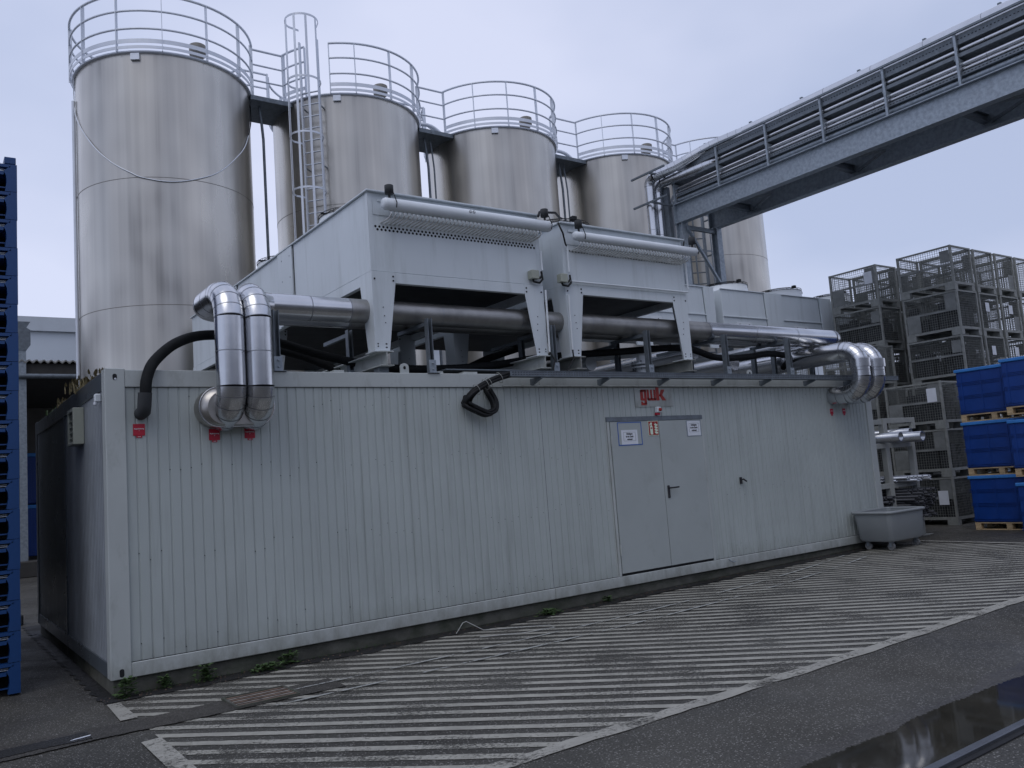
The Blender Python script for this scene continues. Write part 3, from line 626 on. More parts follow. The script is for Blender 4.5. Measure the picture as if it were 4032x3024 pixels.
# ================================================================== DRY COOLERS
def bolt(mb, x, y, z, r=0.011): mb.tube([(x, y, z), (x, y-0.006, z), (x, y-0.009, z)], [r, r, r*0.5], 8)
def fan(t, cx, cy, z, r=0.5, n_sp=24, num=None):
    b = MB(); b.lathe([(r+0.02, z), (r+0.02, z+0.03), (r, z+0.05), (r-0.01, z+0.2), (r-0.035, z+0.2), (r-0.035, z)], (cx, cy), 40); fr = t.part('fan_shroud', b, m_white)
    b = MB()
    for rr_, dz in ((r-0.005, 0.205), (r-0.005, 0.245), (r*0.82, 0.262), (r*0.64, 0.272), (r*0.46, 0.278), (r*0.28, 0.28)):
        b.tube([(cx+rr_*math.cos(2*math.pi*i/32), cy+rr_*math.sin(2*math.pi*i/32), z+dz) for i in range(32)], 0.0045, 5, True)
    for i in range(n_sp):
        a = 2*math.pi*i/n_sp; c, s_ = math.cos(a), math.sin(a)
        b.tube([(cx+c*r, cy+s_*r, z+0.19), (cx+c*r, cy+s_*r, z+0.245), (cx+c*r*0.64, cy+s_*r*0.64, z+0.274), (cx+c*0.12, cy+s_*0.12, z+0.282)], 0.0035, 4)
    t.part('fan_guard', b, m_cable, None, fr)
    b = MB(); b.tube([(cx, cy, z+0.08), (cx, cy, z+0.27), (cx, cy, z+0.285)], [0.12, 0.12, 0.07], 20)
    b.bar((cx-r, cy, z+0.24), (cx+r, cy, z+0.275), 0.03, 0.02); b.bbox(cx-0.04, cx+0.04, cy-r+0.05, cy-r+0.13, z+0.25, z+0.31)
    t.part('fan_motor', b, m_cable, None, fr)
    b = MB(); b.lathe([(r-0.037, z+0.01), (0.02, z+0.012)], (cx, cy), 24); t.part('fan_recess', b, m_slot, None, fr)
    if num: t.part('lettering', text_mb(num, 0.09, cx+0.15, cy-r-0.012, z+0.09, 0.001), m_ink, None, fr)

def cooler(nm, label, x0, x1, y0, y1, z0, z1, fans, hdr, holes, zroof=3.05, legs_y=()):
    t = Thing(nm, label, 'cooling unit', ((x0+x1)/2, (y0+y1)/2, zroof), 'dry coolers on the container roof')
    zf = z0-0.13
    b = MB(); b.bbox(x0, x1, y0, y1, z0, z1-0.012, 0.004); t.part('casing', b, m_cooler)
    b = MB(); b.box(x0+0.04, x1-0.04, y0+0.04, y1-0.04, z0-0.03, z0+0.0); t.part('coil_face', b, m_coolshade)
    # corner angles of the casing
    for (xx, s_) in ((x0, 1), (x1, -1)):
        b = MB(); b.box(xx, xx+s_*0.055, y0-0.004, y0-0.0005, z0+0.002, z1-0.013); b.box(xx-s_*0.004, xx-s_*0.0005, y0-0.004, y0+0.055, z0+0.002, z1-0.013); t.part('corner_angle', b, m_cooler)
    # top rim that overhangs
    for q in ((x0-0.03, x1+0.03, y0-0.05, y0+0.03), (x0-0.03, x0+0.03, y0+0.031, y1+0.03), (x1-0.03, x1+0.03, y0+0.031, y1+0.03)):
        b = MB(); b.bbox(q[0], q[1], q[2], q[3], z1-0.011, z1+0.008, 0.002); t.part('top_rim', b, m_cooler)
    b = MB(); b.box(x0+0.12, x1-0.1, y0-0.018, y0-0.001, z1-0.115, z1-0.085); t.part('edge_trim', b, m_cooler)
    # stiffener plates on the long sides
    yy = y0+2.35
    while yy < y1-0.6:
        b = MB(); b.box(x0-0.0025, x0-0.0005, yy-0.03, yy-0.001, z0, z1-0.012); t.part('seam_shadow', b, m_slot)  # dark line painted as the shadow at the seam before the stiffener
        for xx, s_ in ((x0, -1), (x1, 1)):
            b = MB(); b.bbox(xx+s_*0.001, xx+s_*0.020, yy, yy+0.55, zf+0.01, z1-0.012, 0.003); t.part('side_stiffener', b, m_cooler)
            b = MB()
            for k in (0.08, 0.38):
                for zz in (z0+0.2, z0+0.5, z0+0.8):
                    if zz < z1-0.1: b.box(xx+s_*0.0205, xx+s_*0.026, yy+k, yy+k+0.012, zz, zz+0.012)
            t.part('screws', b, m_galvd)
        yy += 2.45
    # base frame
    for q in ((x0-0.004, x1+0.004, y0-0.006, y0+0.06), (x0-0.004, x0+0.06, y0+0.061, y1), (x1-0.06, x1+0.004, y0+0.061, y1)):
        b = MB(); b.bbox(q[0], q[1], q[2], q[3], zf, z0-0.004, 0.003); t.part('base_rail', b, m_cooler)
    # tapered legs, bent from sheet round the corner
    tw, bw = 0.30, 0.175
    def leg(cx, cy, sx, sy):
        g = 0.010; zt = z0-0.003; b = MB()
        # face along x
        b.prism([(cx, zroof+0.17), (cx+sx*bw, zroof+0.17), (cx+sx*tw, zf+0.02), (cx+sx*tw, zt), (cx, zt)][::(1 if sx > 0 else -1)], sy*0.006, 'xz', cy-sy*g)
        b.prism([(cy-sy*g, zroof+0.17), (cy+sy*bw, zroof+0.17), (cy+sy*tw, zf+0.02), (cy+sy*tw, zt), (cy-sy*g, zt)][::(1 if sy > 0 else -1)], sx*0.006, 'yz', cx-sx*0.006)
        b.box(cx-sx*0.03, cx+sx*0.20, cy-sy*0.03, cy+sy*0.20, zroof+0.158, zroof+0.170)
        lg = t.part('leg', b, m_cooler)
        if sy > 0:
            b = MB()
            for (dx, z) in ((0.03, zt-0.09), (0.27, zt-0.05), (0.27, zt-0.10)): bolt(b, cx+sx*dx, cy-g-0.001, z)
            for (dx, z) in ((0.12, zt-0.42), (0.13, zt-0.52), (0.14, zt-0.6)): bolt(b, cx+sx*dx, cy-g-0.001, z, 0.006)
            for (dx, z) in ((0.03, zroof+0.25), (0.03, zroof+0.22)): b.prism(oval(cx+sx*dx, z, 0.009, 0.009, 0, 10), 0.002, 'xz', cy-g-0.0015)
            for (dx, z) in ((0.135, zroof+0.25), (0.135, zroof+0.21)): b.prism(oval(cx+sx*dx, z, 0.013, 0.009, 0, 10), 0.002, 'xz', cy-g-0.0015)
            t.part('leg_bolts', b, m_slot, None, lg)
    leg(x0, y0, 1, 1); leg(x1, y0, -1, 1); leg(x0, y1, 1, -1); leg(x1, y1, -1, -1)
    for ly in legs_y: leg(x0, ly, 1, 1); leg(x1, ly, -1, 1)
    if hdr:
        hx0, hx1, hz, hr = hdr; hy = y0-0.17
        b = MB(); b.tube([(hx0-0.035, hy, hz), (hx0-0.03, hy, hz), (hx0, hy, hz), (hx1, hy, hz), (hx1+0.03, hy, hz), (hx1+0.035, hy, hz)], [0.02, hr*0.8, hr, hr, hr*0.8, 0.02], 24); h = t.part('header_pipe', b, m_white)
        for xx in (hx0+0.06, hx1-0.05):
            b = MB(); b.tube([(xx, hy, hz+hr*0.9), (xx, hy, hz+hr+0.05), (xx, hy, hz+hr+0.052), (xx, hy, hz+hr+0.15), (xx, hy, hz+hr+0.155)], [0.015, 0.015, 0.052, 0.052, 0.045], 16); t.part('air_vent', b, m_rubber, None, h)
            b = MB(); b.tube([(xx+0.03, hy-0.045, hz+hr+0.06), (xx+0.045, hy-hr-0.02, hz), (xx+0.05, hy-hr*0.9, hz-0.05)], 0.006, 6); t.part('vent_cable', b, m_cable, None, h)
        # coil bends that swing from the header back into the end plate
        n = int((hx1-hx0-0.10)/0.057)
        for i in range(n):
            xx = hx0+0.06+i*0.057
            b = MB(); b.tube([(xx, hy+0.02, hz-hr+0.01), (xx+0.012, hy-0.01, hz-hr-0.035), (xx+0.002, hy+0.03, hz-hr-0.075), (xx-0.03, hy+0.10, hz-hr-0.10), (xx-0.04, y0+0.005, hz-hr-0.105)], 0.0105, 6)
            t.part('coil_bend', b, m_copper)
        b = MB()
        zh = hz-hr-0.105 if holes else hz-hr-0.09
        for row, dz in ((0, -0.045), (1, -0.080)) if holes else ((0, -0.01),):
            m = int((x1-x0-0.12)/0.0515)
            for i in range(m):
                xx = x0+0.085+i*0.0515+(0.026 if row else 0)
                b.prism(oval(xx, zh+dz, 0.0145, 0.0145, 0, 12), 0.002, 'xz', y0-0.0028)
        t.part('tube_holes', b, m_slot)
        b = MB(); b.box(x0+0.06, x1-0.06, y0-0.006, y0-0.0045, hz-hr-0.012, hz+hr+0.03); t.part('tube_plate', b, m_cooler)
    for i, (fx, fy, num) in enumerate(fans): fan(t, fx, fy, z1+0.008, num=num)
    return t
c1 = cooler('dry_cooler', 'large white cooler on tapered legs over the left half of the container', 2.83, 5.29, 0.10, 7.62, 4.15, 5.095,
    [(3.47, 1.75, None), (4.66, 1.75, None), (3.47, 4.25, None), (4.66, 4.25, None), (3.47, 6.6, None), (4.66, 6.6, None)], (2.97, 5.34, 4.905, 0.072), True, legs_y=(3.6,))
c2 = cooler('dry_cooler', 'smaller white cooler on tapered legs beside the big one, over the door half', 5.68, 8.01, 0.10, 5.2, 4.20, 5.045,
    [(6.35, 1.0, None), (7.45, 1.35, None), (6.35, 3.4, None), (7.45, 3.4, None)], (5.80, 8.12, 4.83, 0.062), False, legs_y=(3.0,))
# electric boxes, conduits
for (t, x, y, z, cab) in ((c1, 5.12, 0.10, 4.21, 1), (c2, 5.60, 0.10, 4.20, 1)):
    b = MB(); b.bbox(x-0.055, x+0.065, y-0.10, y-0.005, z, z+0.115, 0.006); t.part('junction_box', b, m_cream)
    b = MB(); b.tube([(x-0.01, y-0.05, z), (x, y-0.06, z-0.035), (x+0.08, y-0.07, z-0.045), (x+0.15, y-0.05, z+0.01), (x+0.155, y-0.03, z+0.12)], 0.014, 8); b.tube([(x+0.066, y-0.05, z+0.06), (x+0.11, y-0.05, z+0.02), (x+0.15, y-0.04, z+0.07)], 0.012, 8); t.part('flexible_conduit', b, m_cable)
for (t, pts) in ((c1, [(5.275, 0.05, 4.34), (5.275, 0.05, 4.6)]), (c1, [(5.30, 0.045, 4.08), (5.30, 0.06, 3.26)]), (c2, [(5.74, 0.06, 4.36), (5.74, 0.06, 4.72)]), (c2, [(5.69, 0.05, 4.05), (5.69, 0.06, 3.3)]), (c2, [(8.03, 0.06, 4.28), (8.03, 0.06, 4.72)]), (c2, [(5.72, 0.06, 4.235), (8.02, 0.06, 4.235)])):
    b = MB(); b.cyl(pts[0], pts[1], 0.0135, 8); t.part('conduit', b, m_white)
b = MB(); b.tube([(5.30, 0.06, 3.26), (5.33, -0.0, 3.15), (5.25, -0.05, 3.02), (5.22, -0.10, 2.96)], 0.011, 6); c1.part('flexible_conduit', b, m_cable)
b = MB(); b.tube([(5.69, 0.06, 3.3), (5.68, 0.04, 3.18), (5.60, 0.02, 3.1), (5.5, -0.02, 3.0)], 0.011, 6); c2.part('flexible_conduit', b, m_cable)
b = MB(); b.tube([(5.60, 0.04, 5.02), (5.62, -0.02, 4.86), (5.68, 0.02, 4.74), (5.72, 0.05, 4.72)], 0.012, 6); b.tube([(5.20, -0.05, 5.03), (5.28, 0.02, 5.12), (5.6, 0.08, 5.17), (5.85, 0.3, 5.2), (6.1, 0.55, 5.29)], 0.016, 6); c2.part('flexible_conduit', b, m_cable)
b = MB(); b.tube([(8.0, 0.02, 5.0), (7.93, -0.02, 4.9), (7.9, -0.01, 4.8)], 0.012, 6); c2.part('flexible_conduit', b, m_cable)
# small stickers on the big header
b = MB()
for xx in (4.09, 4.14):
    b.tube([(xx+0.017*math.cos(a*math.pi/8), -0.143, 4.93+0.017*math.sin(a*math.pi/8)) for a in range(16)], 0.0025, 4, True); b.bar((xx-0.01, -0.1435, 4.938), (xx+0.01, -0.1435, 4.922), 0.003, 0.002)
c1.part('header_sticker', b, m_ink)
# smudge of hand prints on the side is left to the paint; support beams under the legs
k = 0
for (x, y1_, lab) in ((2.93, 7.7, 'I-beam under the left legs of the big cooler'), (5.19, 7.7, 'I-beam under the right legs of the big cooler'), (5.79, 5.3, 'I-beam under the left legs of the smaller cooler'), (7.92, 5.3, 'I-beam under the right legs of the smaller cooler')):
    b = MB(); b.ibeam((x, 0.02, 3.125), (x, y1_, 3.125), 0.17, 0.17)
    t = Thing('support_beam', lab, 'beam', (x, 0.5, ZT), 'steel beams carrying the coolers'); t.part('beam', b, m_cage if x > 5.5 else m_frame)
    for yy in (0.12, 2.6, 5.1):
        b = MB(); b.box(x-0.06, x+0.06, yy, yy+0.14, ZT-0.02, 3.039); t.part('pad', b, m_galvd)
    if y1_ > 6:
        b = MB(); b.ibeam((x, 7.5, 3.03), (x, 7.5, 0.0), 0.12, 0.12) if False else b.bbox(x-0.05, x+0.05, 7.45, 7.55, 0.0, 3.035); t.part('post', b, m_galvd)

# row of rear coolers, long side towards the container front
def long_cooler(label, x0, x1, y0, y1, z0, z1, strips, fans, gap_legs):
    t = Thing('long_dry_cooler', label, 'cooling unit', ((x0+x1)/2, (y0+y1)/2, 3.0), 'long dry coolers behind')
    b = MB(); b.bbox(x0, x1, y0, y1, z0, z1); t.part('casing', b, m_cooler)
    b = MB(); b.bbox(x0-0.02, x1+0.02, y0-0.03, y0+0.02, z1+0.001, z1+0.02, 0.003); t.part('top_rim', b, m_cooler)
    b = MB(); b.bbox(x0+0.01, x1-0.01, y0-0.03, y0-0.002, z0+0.36, z0+0.385, 0.003); t.part('side_rib', b, m_cooler)
    for a, c in strips:
        b = MB(); b.prism([(a+0.055, z0-0.35), (c+0.012, z0-0.35), (c+0.012, z1-0.03), (a-0.015, z1-0.03)], 0.003, 'xz', y0-0.0045); t.part('shadow_gap', b, m_galvd)
        b = MB(); b.prism([(a+0.07, z0-0.35), (c, z0-0.35), (c, z1-0.002), (a, z1-0.002)], 0.035, 'xz', y0-0.04); t.part('side_stiffener', b, m_cooler)
    for a, c in zip([x0]+[s_[1] for s_ in strips], [s_[0] for s_ in strips]+[x1]):
        if c-a > 0.6:
            m_ = (a+c)/2; b = MB(); b.box(m_-0.30, m_+0.22, y0-0.006, y0-0.001, z0+0.14, z0+0.27); t.part('name_plate', b, m_white)
            b = MB()
            for xx in (m_-0.2, m_+0.12): b.box(xx-0.012, xx+0.012, y0-0.012, y0-0.0065, z0+0.18, z0+0.225)
            t.part('plate_screws', b, m_ink)
    for fx, fy, num in fans: fan(t, fx, fy, z1, 0.52, num=num)
    for xx in gap_legs:
        for yy in (y0+0.1, y1-0.1): b = MB(); b.bbox(xx-0.05, xx+0.05, yy-0.05, yy+0.05, 0.0 if xx > 12.4 or yy > 5.3 else ZT, z0+0.02)
        t.part('leg', b, m_cooler)
    return t
long_cooler('long white cooler behind the smaller one, left of the dark gap', 9.3, 12.68, 3.55, 5.15, 4.45, 5.42, ((12.36, 12.67), (10.2, 10.7)), ((10.6, 4.1, None),), (9.4, 11.0))
long_cooler('long white cooler with numbered fans behind the right end pipes', 12.95, 16.92, 3.55, 5.15, 4.45, 5.42, ((14.4, 15.0), (16.47, 16.91)), ((13.75, 4.1, '7'), (15.75, 4.1, '8')), (13.1, 16.7))
long_cooler('rearmost long white cooler partly hidden by the mesh boxes', 17.1, 21.0, 3.55, 5.15, 4.45, 5.42, ((18.6, 19.2),), ((17.8, 4.1, '9'),), (17.3, 20.8))

# ================================================================== INSULATED PIPES
def ring(c, d, r, w_=0.010):
    c = Vector(c); d = Vector(d).normalized(); b = MB(); b.tube([c-d*w_/2, c+d*w_/2], r, 28, False, False); return b
m_dull_shade = mat('dull_shaded_cladding', (0.36, 0.355, 0.345), 0.42, metal=0.9, var=0.2, vs=3, dirt=(0.5, 0.8, 0.4), dirt_c=(0.08, 0.08, 0.07), dirt_scale=(4, 4, 2))  # duller cladding past the joint, its tone also carrying the shade under the coolers
def clad_pipe(name, label, cat, segs, r, m, group=None, seams=(), org=(0, 0, 0)):
    # segs: list of ('s', path) straight or ('e', path) elbow; elbows get a ring seam per gore
    t = Thing(name, label, cat, org, group)
    for kind, path in segs:
        if kind in 'sd':
            b = MB(); b.tube(path, r, 28, False, True); pt = t.part('straight_section', b, m_dull_shade if kind == 'd' else m)
            p0, p1 = Vector(path[0]), Vector(path[-1]); ln = (p1-p0).length; dd = (p1-p0).normalized()
            nn = max(0, int(ln/1.05))
            for i in range(nn+1):
                q = p0+dd*(0.01+(ln-0.02)*(i/(nn) if nn else 0.5))
                t.part('joint_ring', ring(q, dd, r*1.012), m_seam, None, pt)
            # longitudinal lap seam with rivets
        else:
            b = MB(); b.tube(path, r*1.004, 28, False, False); pt = t.part('elbow', b, m)
            for i in range(0, len(path)):
                a = Vector(path[max(0, i-1)]); c = Vector(path[min(len(path)-1, i+1)])
                t.part('gore_ring', ring(path[i], c-a, r*1.018, 0.007), m_seam, None, pt)
    return t
X, Y, Z = (1, 0, 0), (0, 1, 0), (0, 0, 1)
R_ = 0.139; zc = 3.715
# pipe A (left): out of the wall, up, back, then right along the roof
def vert_pipe(x, y_h, back):
    ep = 5
    low = arc((x, -0.02, 2.74), 0.27, -90, -180, (0, 1, 0), (0, 0, 1), ep)   # from the wall forwards, bending up
    low = [(x, 0.0, 2.47)]+low
    top = arc((x, -0.04, zc-0.25), 0.25, 180, 90, (0, 1, 0), (0, 0, 1), ep)
    return low, top
lowA = arc((1.07, -0.02, 2.76), 0.28, -90, -180, Y, Z, 5); topA = arc((1.07, -0.02, zc-0.28), 0.28, 180, 90, Y, Z, 5)
turnA = arc((1.07+0.24, 0.64-0.24, zc), 0.24, 180, 90, X, Y, 5)
turnA2 = arc((11.60, 0.64+0.24, zc), 0.24, -90, 0, X, Y, 5)
clad_pipe('clad_pipe', 'left shiny clad riser that loops back behind its twin and crosses the roof', 'pipe',
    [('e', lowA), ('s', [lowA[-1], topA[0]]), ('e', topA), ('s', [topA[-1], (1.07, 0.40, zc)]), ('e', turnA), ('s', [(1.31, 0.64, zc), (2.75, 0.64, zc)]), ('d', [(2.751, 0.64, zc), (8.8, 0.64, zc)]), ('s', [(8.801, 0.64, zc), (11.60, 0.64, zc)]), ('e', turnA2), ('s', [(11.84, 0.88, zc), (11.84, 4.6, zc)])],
    R_, m_alu, 'insulated pipes on the container', org=(1.07, -0.3, 2.48))
lowB = arc((1.35, -0.02, 2.76), 0.28, -90, -180, Y, Z, 5); topB = arc((1.35, -0.02, zc-0.28), 0.28, 180, 110, Y, Z, 4)
# right hand riser turns to run right in front of the other
tB = topB+[(1.37, -0.03, zc-0.0), (1.43, 0.14, zc), (1.53, 0.25, zc), (1.68, 0.31, zc)]
turnB2 = arc((11.88, 0.31+0.24, zc), 0.24, -90, 0, X, Y, 5)
clad_pipe('clad_pipe', 'right shiny clad riser whose long run crosses the roof in front', 'pipe',
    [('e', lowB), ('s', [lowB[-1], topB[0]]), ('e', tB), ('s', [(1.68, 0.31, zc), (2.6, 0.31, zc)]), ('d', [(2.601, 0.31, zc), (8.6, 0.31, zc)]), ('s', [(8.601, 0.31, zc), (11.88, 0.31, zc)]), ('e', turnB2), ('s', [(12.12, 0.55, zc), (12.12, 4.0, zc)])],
    R_, m_alu, 'insulated pipes on the container', org=(1.35, -0.3, 2.48))
# shared oval flashing box where the twins leave the wall
def stadium(x0, x1, zc_, r, n=14, f=1.0):
    pts = [(x1+r*math.cos(rad(a))*f, zc_+r*math.sin(rad(a))) for a in [(-90+180*i/n) for i in range(n+1)]]
    return pts+[(x0+r*math.cos(rad(a))*f, zc_+r*math.sin(rad(a))) for a in [(90+180*i/n) for i in range(n+1)]]
t = Thing('pipe_flashing', 'oval sheet metal flashing where the twin risers leave the wall', 'flashing', (1.2, 0, 2.5))
b = MB(); o1 = stadium(0.99, 1.34, 2.575, 0.195); o2 = stadium(1.03, 1.35, 2.565, 0.165); n = len(o1)
b.add([(u, 0.02, v) for u, v in o1]+[(u, -0.17, v) for u, v in o1]+[(u, -0.21, v) for u, v in o2], [(i, (i+1) % n, n+(i+1) % n, n+i) for i in range(n)]+[(n+i, n+(i+1) % n, 2*n+(i+1) % n, 2*n+i) for i in range(n)], True)
b.add([(u, -0.21, v) for u, v in o2], [tuple(range(n))]); t.part('body', b, m_alu_old)
b = MB(); b.tube([(u, -0.171, v) for u, v in o1], 0.005, 6, True); t.part('edge_bead', b, m_alu)
# right hand pair
for i, (x, lab) in enumerate(((11.27, 'nearer of two clad pipes bending down into the right end of the wall'), (11.70, 'farther of two clad pipes bending down into the right end of the wall'))):
    zt_ = 3.37; zl = 2.635; lo = arc((x, -0.30, zl+0.27), 0.27, -90, -180, Y, Z, 6); hi = arc((x, -0.30, zt_-0.27), 0.27, 180, 90, Y, Z, 6)
    t = clad_pipe('clad_pipe', lab, 'pipe', [('s', [(x, 0.02, zl), (x, -0.30, zl)]), ('e', lo), ('s', [(x, -0.57, zl+0.27), (x, -0.57, zt_-0.27)]), ('e', hi), ('s', [(x, -0.30, zt_), (x, 5.0, zt_)])], 0.145 if i else 0.148, m_alu, 'insulated pipes on the container', org=(x, -0.3, zl))
    b = MB(); b.tube([(x, -0.57, zl+0.42), (x, -0.57, zt_-0.18)], 0.168, 28); t.part('sleeve', b, m_alu)
# further pipes running back over the roof
for (x, y0_, y1_, z, r_, m_, lab) in ((10.0, 0.95, 5.1, 3.33, 0.12, m_alu, 'clad pipe running back over the roof left of the right hand pair'),
        (9.1, 1.0, 5.2, 3.52, 0.12, m_alu, 'clad pipe running back over the roof, leftmost behind the door'),
        (6.9, 1.1, 5.2, 3.30, 0.11, m_white, 'white pipe with valve running back under the smaller cooler')):
    clad_pipe('roof_pipe', lab, 'pipe', [('s', [(x, y0_, z), (x, y1_, z)])], r_, m_, 'pipes running back over the roof', org=(x, y0_, z))
t = Thing('flange_valve', 'white flanged valve on the white pipe beneath the smaller cooler', 'valve', (7.6, 0.75, 3.0))
b = MB(); b.cyl((7.6, 0.75, 2.98), (7.6, 0.75, 3.18), 0.085, 16); b.tube([(7.6, 0.75, 3.30), (7.6, 0.75, 3.42), (7.6, 0.75, 3.46), (7.6, 0.75, 3.5)], [0.07, 0.065, 0.09, 0.07], 16); t.part('body', b, m_white)
b = MB(); b.cyl((7.6, 0.75, 3.181), (7.6, 0.75, 3.205), 0.15, 20); b.cyl((7.6, 0.75, 3.235), (7.6, 0.75, 3.26), 0.15, 20); b.cyl((7.6, 0.75, 3.261), (7.6, 0.75, 3.30), 0.07, 16); t.part('flange', b, m_white)
b = MB()
for a in range(8): b.cyl((7.6+0.125*math.cos(a*0.785), 0.75+0.125*math.sin(a*0.785), 3.15), (7.6+0.125*math.cos(a*0.785), 0.75+0.125*math.sin(a*0.785), 3.29), 0.010, 6)
t.part('flange_bolts', b, m_galvd)
b = MB(); b.tube([(7.6, 0.75, 3.40), (6.9, 1.35, 3.40)], 0.05, 12); t.part('branch', b, m_white)

# black insulated hose from the wall over the roof
def smooth(pts, n=6):
    P = [Vector(p) for p in pts]; o = []
    for i in range(len(P)-1):
        p0 = P[max(0, i-1)]; p1 = P[i]; p2 = P[i+1]; p3 = P[min(len(P)-1, i+2)]
        for k in range(n):
            t_ = k/n; o.append(0.5*((2*p1)+(p2-p0)*t_+(2*p0-5*p1+4*p2-p3)*t_*t_+(3*p1-p0-3*p2+p3)*t_**3))
    return o+[P[-1]]
b = MB(); b.tube(smooth([(0.315, -0.03, 2.545), (0.315, -0.10, 2.58), (0.325, -0.13, 2.68), (0.345, -0.11, 2.86), (0.45, 0.0, 3.05), (0.72, 0.18, 3.27), (1.15, 0.55, 3.42), (1.9, 0.95, 3.46), (2.6, 1.0, 3.3), (3.4, 0.75, 3.12), (4.6, 0.7, 3.15), (5.8, 0.8, 3.32), (7.1, 0.75, 3.42), (8.2, 0.45, 3.46), (8.9, 0.40, 3.32), (9.6, 0.42, 3.34), (10.3, 0.45, 3.42), (10.9, 0.5, 3.38), (11.1, 0.8, 3.25)]), 0.052, 16)
t = Thing('insulated_hose', 'black insulated hose curving out of the wall and across the roof', 'hose', (0.315, 0, 2.6)); t.part('hose', b, m_black)
b = MB(); b.tube([(0.312, 0.02, 2.54), (0.312, -0.10, 2.545), (0.316, -0.115, 2.60), (0.322, -0.125, 2.72)], 0.062, 16); t.part('end_sleeve', b, m_rubber)
b = MB(); b.tube(smooth([(1.7, 1.3, 3.5), (2.5, 1.4, 3.35), (3.3, 1.3, 3.05), (4.4, 1.3, 3.1), (5.1, 1.2, 3.35), (5.6, 1.1, 3.5)]), 0.05, 12); single('insulated_hose', b, m_black, 'second black hose sagging in the shade under the big cooler', 'hose', org=(3.3, 1.3, 3.05))

# pipe supports
sup = Thing('pipe_support', 'x', 'support', (0, 0, ZT), 'steel pipe supports along the roof edge')
b = MB(); b.box(-0.030, -0.022, -0.02, 0.06, 0.008, 0.66); b.box(0.022, 0.030, -0.02, 0.06, 0.008, 0.66); b.box(-0.0219, 0.0219, 0.052, 0.06, 0.008, 0.66); u = b.build('upright', m_galvd, sup.o)
b = MB(); b.bbox(-0.045, 0.045, -0.034, -0.021, 0.008, 0.16, 0.003); bolt(b, 0, -0.034, 0.05, 0.014); bolt(b, 0, -0.034, 0.12, 0.014); b.build('foot_plate', m_galv, sup.o)
b = MB(); b.bbox(-0.08, 0.08, -0.06, 0.09, 0.0, 0.0075, 0.002); b.build('base_plate', m_galvd, sup.o)
b = MB(); b.bar((0, 0.07, 0.6), (0, 0.75, 0.6), 0.05, 0.045); b.build('cantilever_arm', m_galvd, sup.o)
sx = [1.66, 3.51, 5.36, 7.07, 8.72, 10.27]
slab = ['under the twin pipe run beside the risers', 'under the big cooler beside the lifting lug', 'between the two coolers', 'under the smaller cooler', 'right of the smaller cooler, left of the lug', 'near the right end of the roof, just past the lug']
for i, x in enumerate(sx):
    o = sup.o if i == 0 else copy_tree(sup.o); o.location = (x, 0.04, ZT); o['label'] = 'front steel pipe support '+slab[i]
slab2 = ['under the big cooler left of centre', 'between the cooler legs', 'behind the smaller cooler leg', 'left of the white lug', 'right of the white lug', 'by the nearer right hand pipe', 'at the right end of the roof']
for i, x in enumerate([2.9, 5.5, 7.3, 8.9, 10.5, 11.05, 12.15]):
    o = copy_tree(sup.o); o.location = (x, 0.92, ZT); o['label'] = 'rear row steel pipe support '+slab2[i]; o['group'] = 'steel pipe supports in the rear row'

# perforated cable tray along the roof edge
ty0, ty1, tz0, tz1, tx0, tx1 = -0.24, -0.10, 2.895, 2.965, 4.43, 12.95
t = Thing('cable_tray', 'perforated steel cable tray running along the roof edge above the door', 'cable tray', (8.7, -0.17, 2.9))
b = MB(); b.box(tx0, tx1, ty0, ty0+0.003, tz0, tz1); b.box(tx0, tx1, ty1-0.003, ty1, tz0, tz1); b.box(tx0, tx1, ty0+0.003, ty1-0.003, tz0, tz0+0.003); b.box(tx0, tx1, ty0-0.006, ty0, tz1-0.002, tz1+0.002); t.part('tray', b, m_galvd)
b = MB(); x = tx0+0.03
while x < tx1-0.03:
    for zz in (tz0+0.018, tz0+0.044): b.box(x, x+0.020, ty0-0.0015, ty0-0.0003, zz, zz+0.009)
    x += 0.042
t.part('slots', b, m_slot)
x = 4.9; brk = None
while x < 12.4:
    b = MB(); b.prism([(0.018, 2.80), (0.018, 2.894), (-0.23, 2.894), (-0.23, 2.878)], 0.035, 'yz', x); t.part('bracket', b, m_galvd); x += 1.12
b = MB(); b.cyl((4.46, -0.012, 2.803), (12.05, -0.012, 2.803), 0.012, 8)
for i in range(8): b.cyl((4.75+i, -0.012, 2.803), (4.78+i, -0.012, 2.803), 0.017, 8)
single('conduit_pipe', b, m_frame, 'thin grey conduit along the wall beneath the cable tray', 'conduit', org=(8, 0, 2.8))
b = MB(); r = random.Random(5)
for i in range(5): b.tube(smooth([(tx0-0.1, -0.19+0.02*i, 2.93+0.006*i), (6+i*0.4, -0.2+0.02*i, 2.915), (9, -0.15-0.015*i, 2.92), (11.4, -0.19+0.02*i, 2.915), (12.9, -0.17, 2.915)], 4), 0.010, 6)
single('tray_cables', b, m_cable, 'black cables lying inside the long cable tray', 'cables', org=(8, -0.17, 2.92))
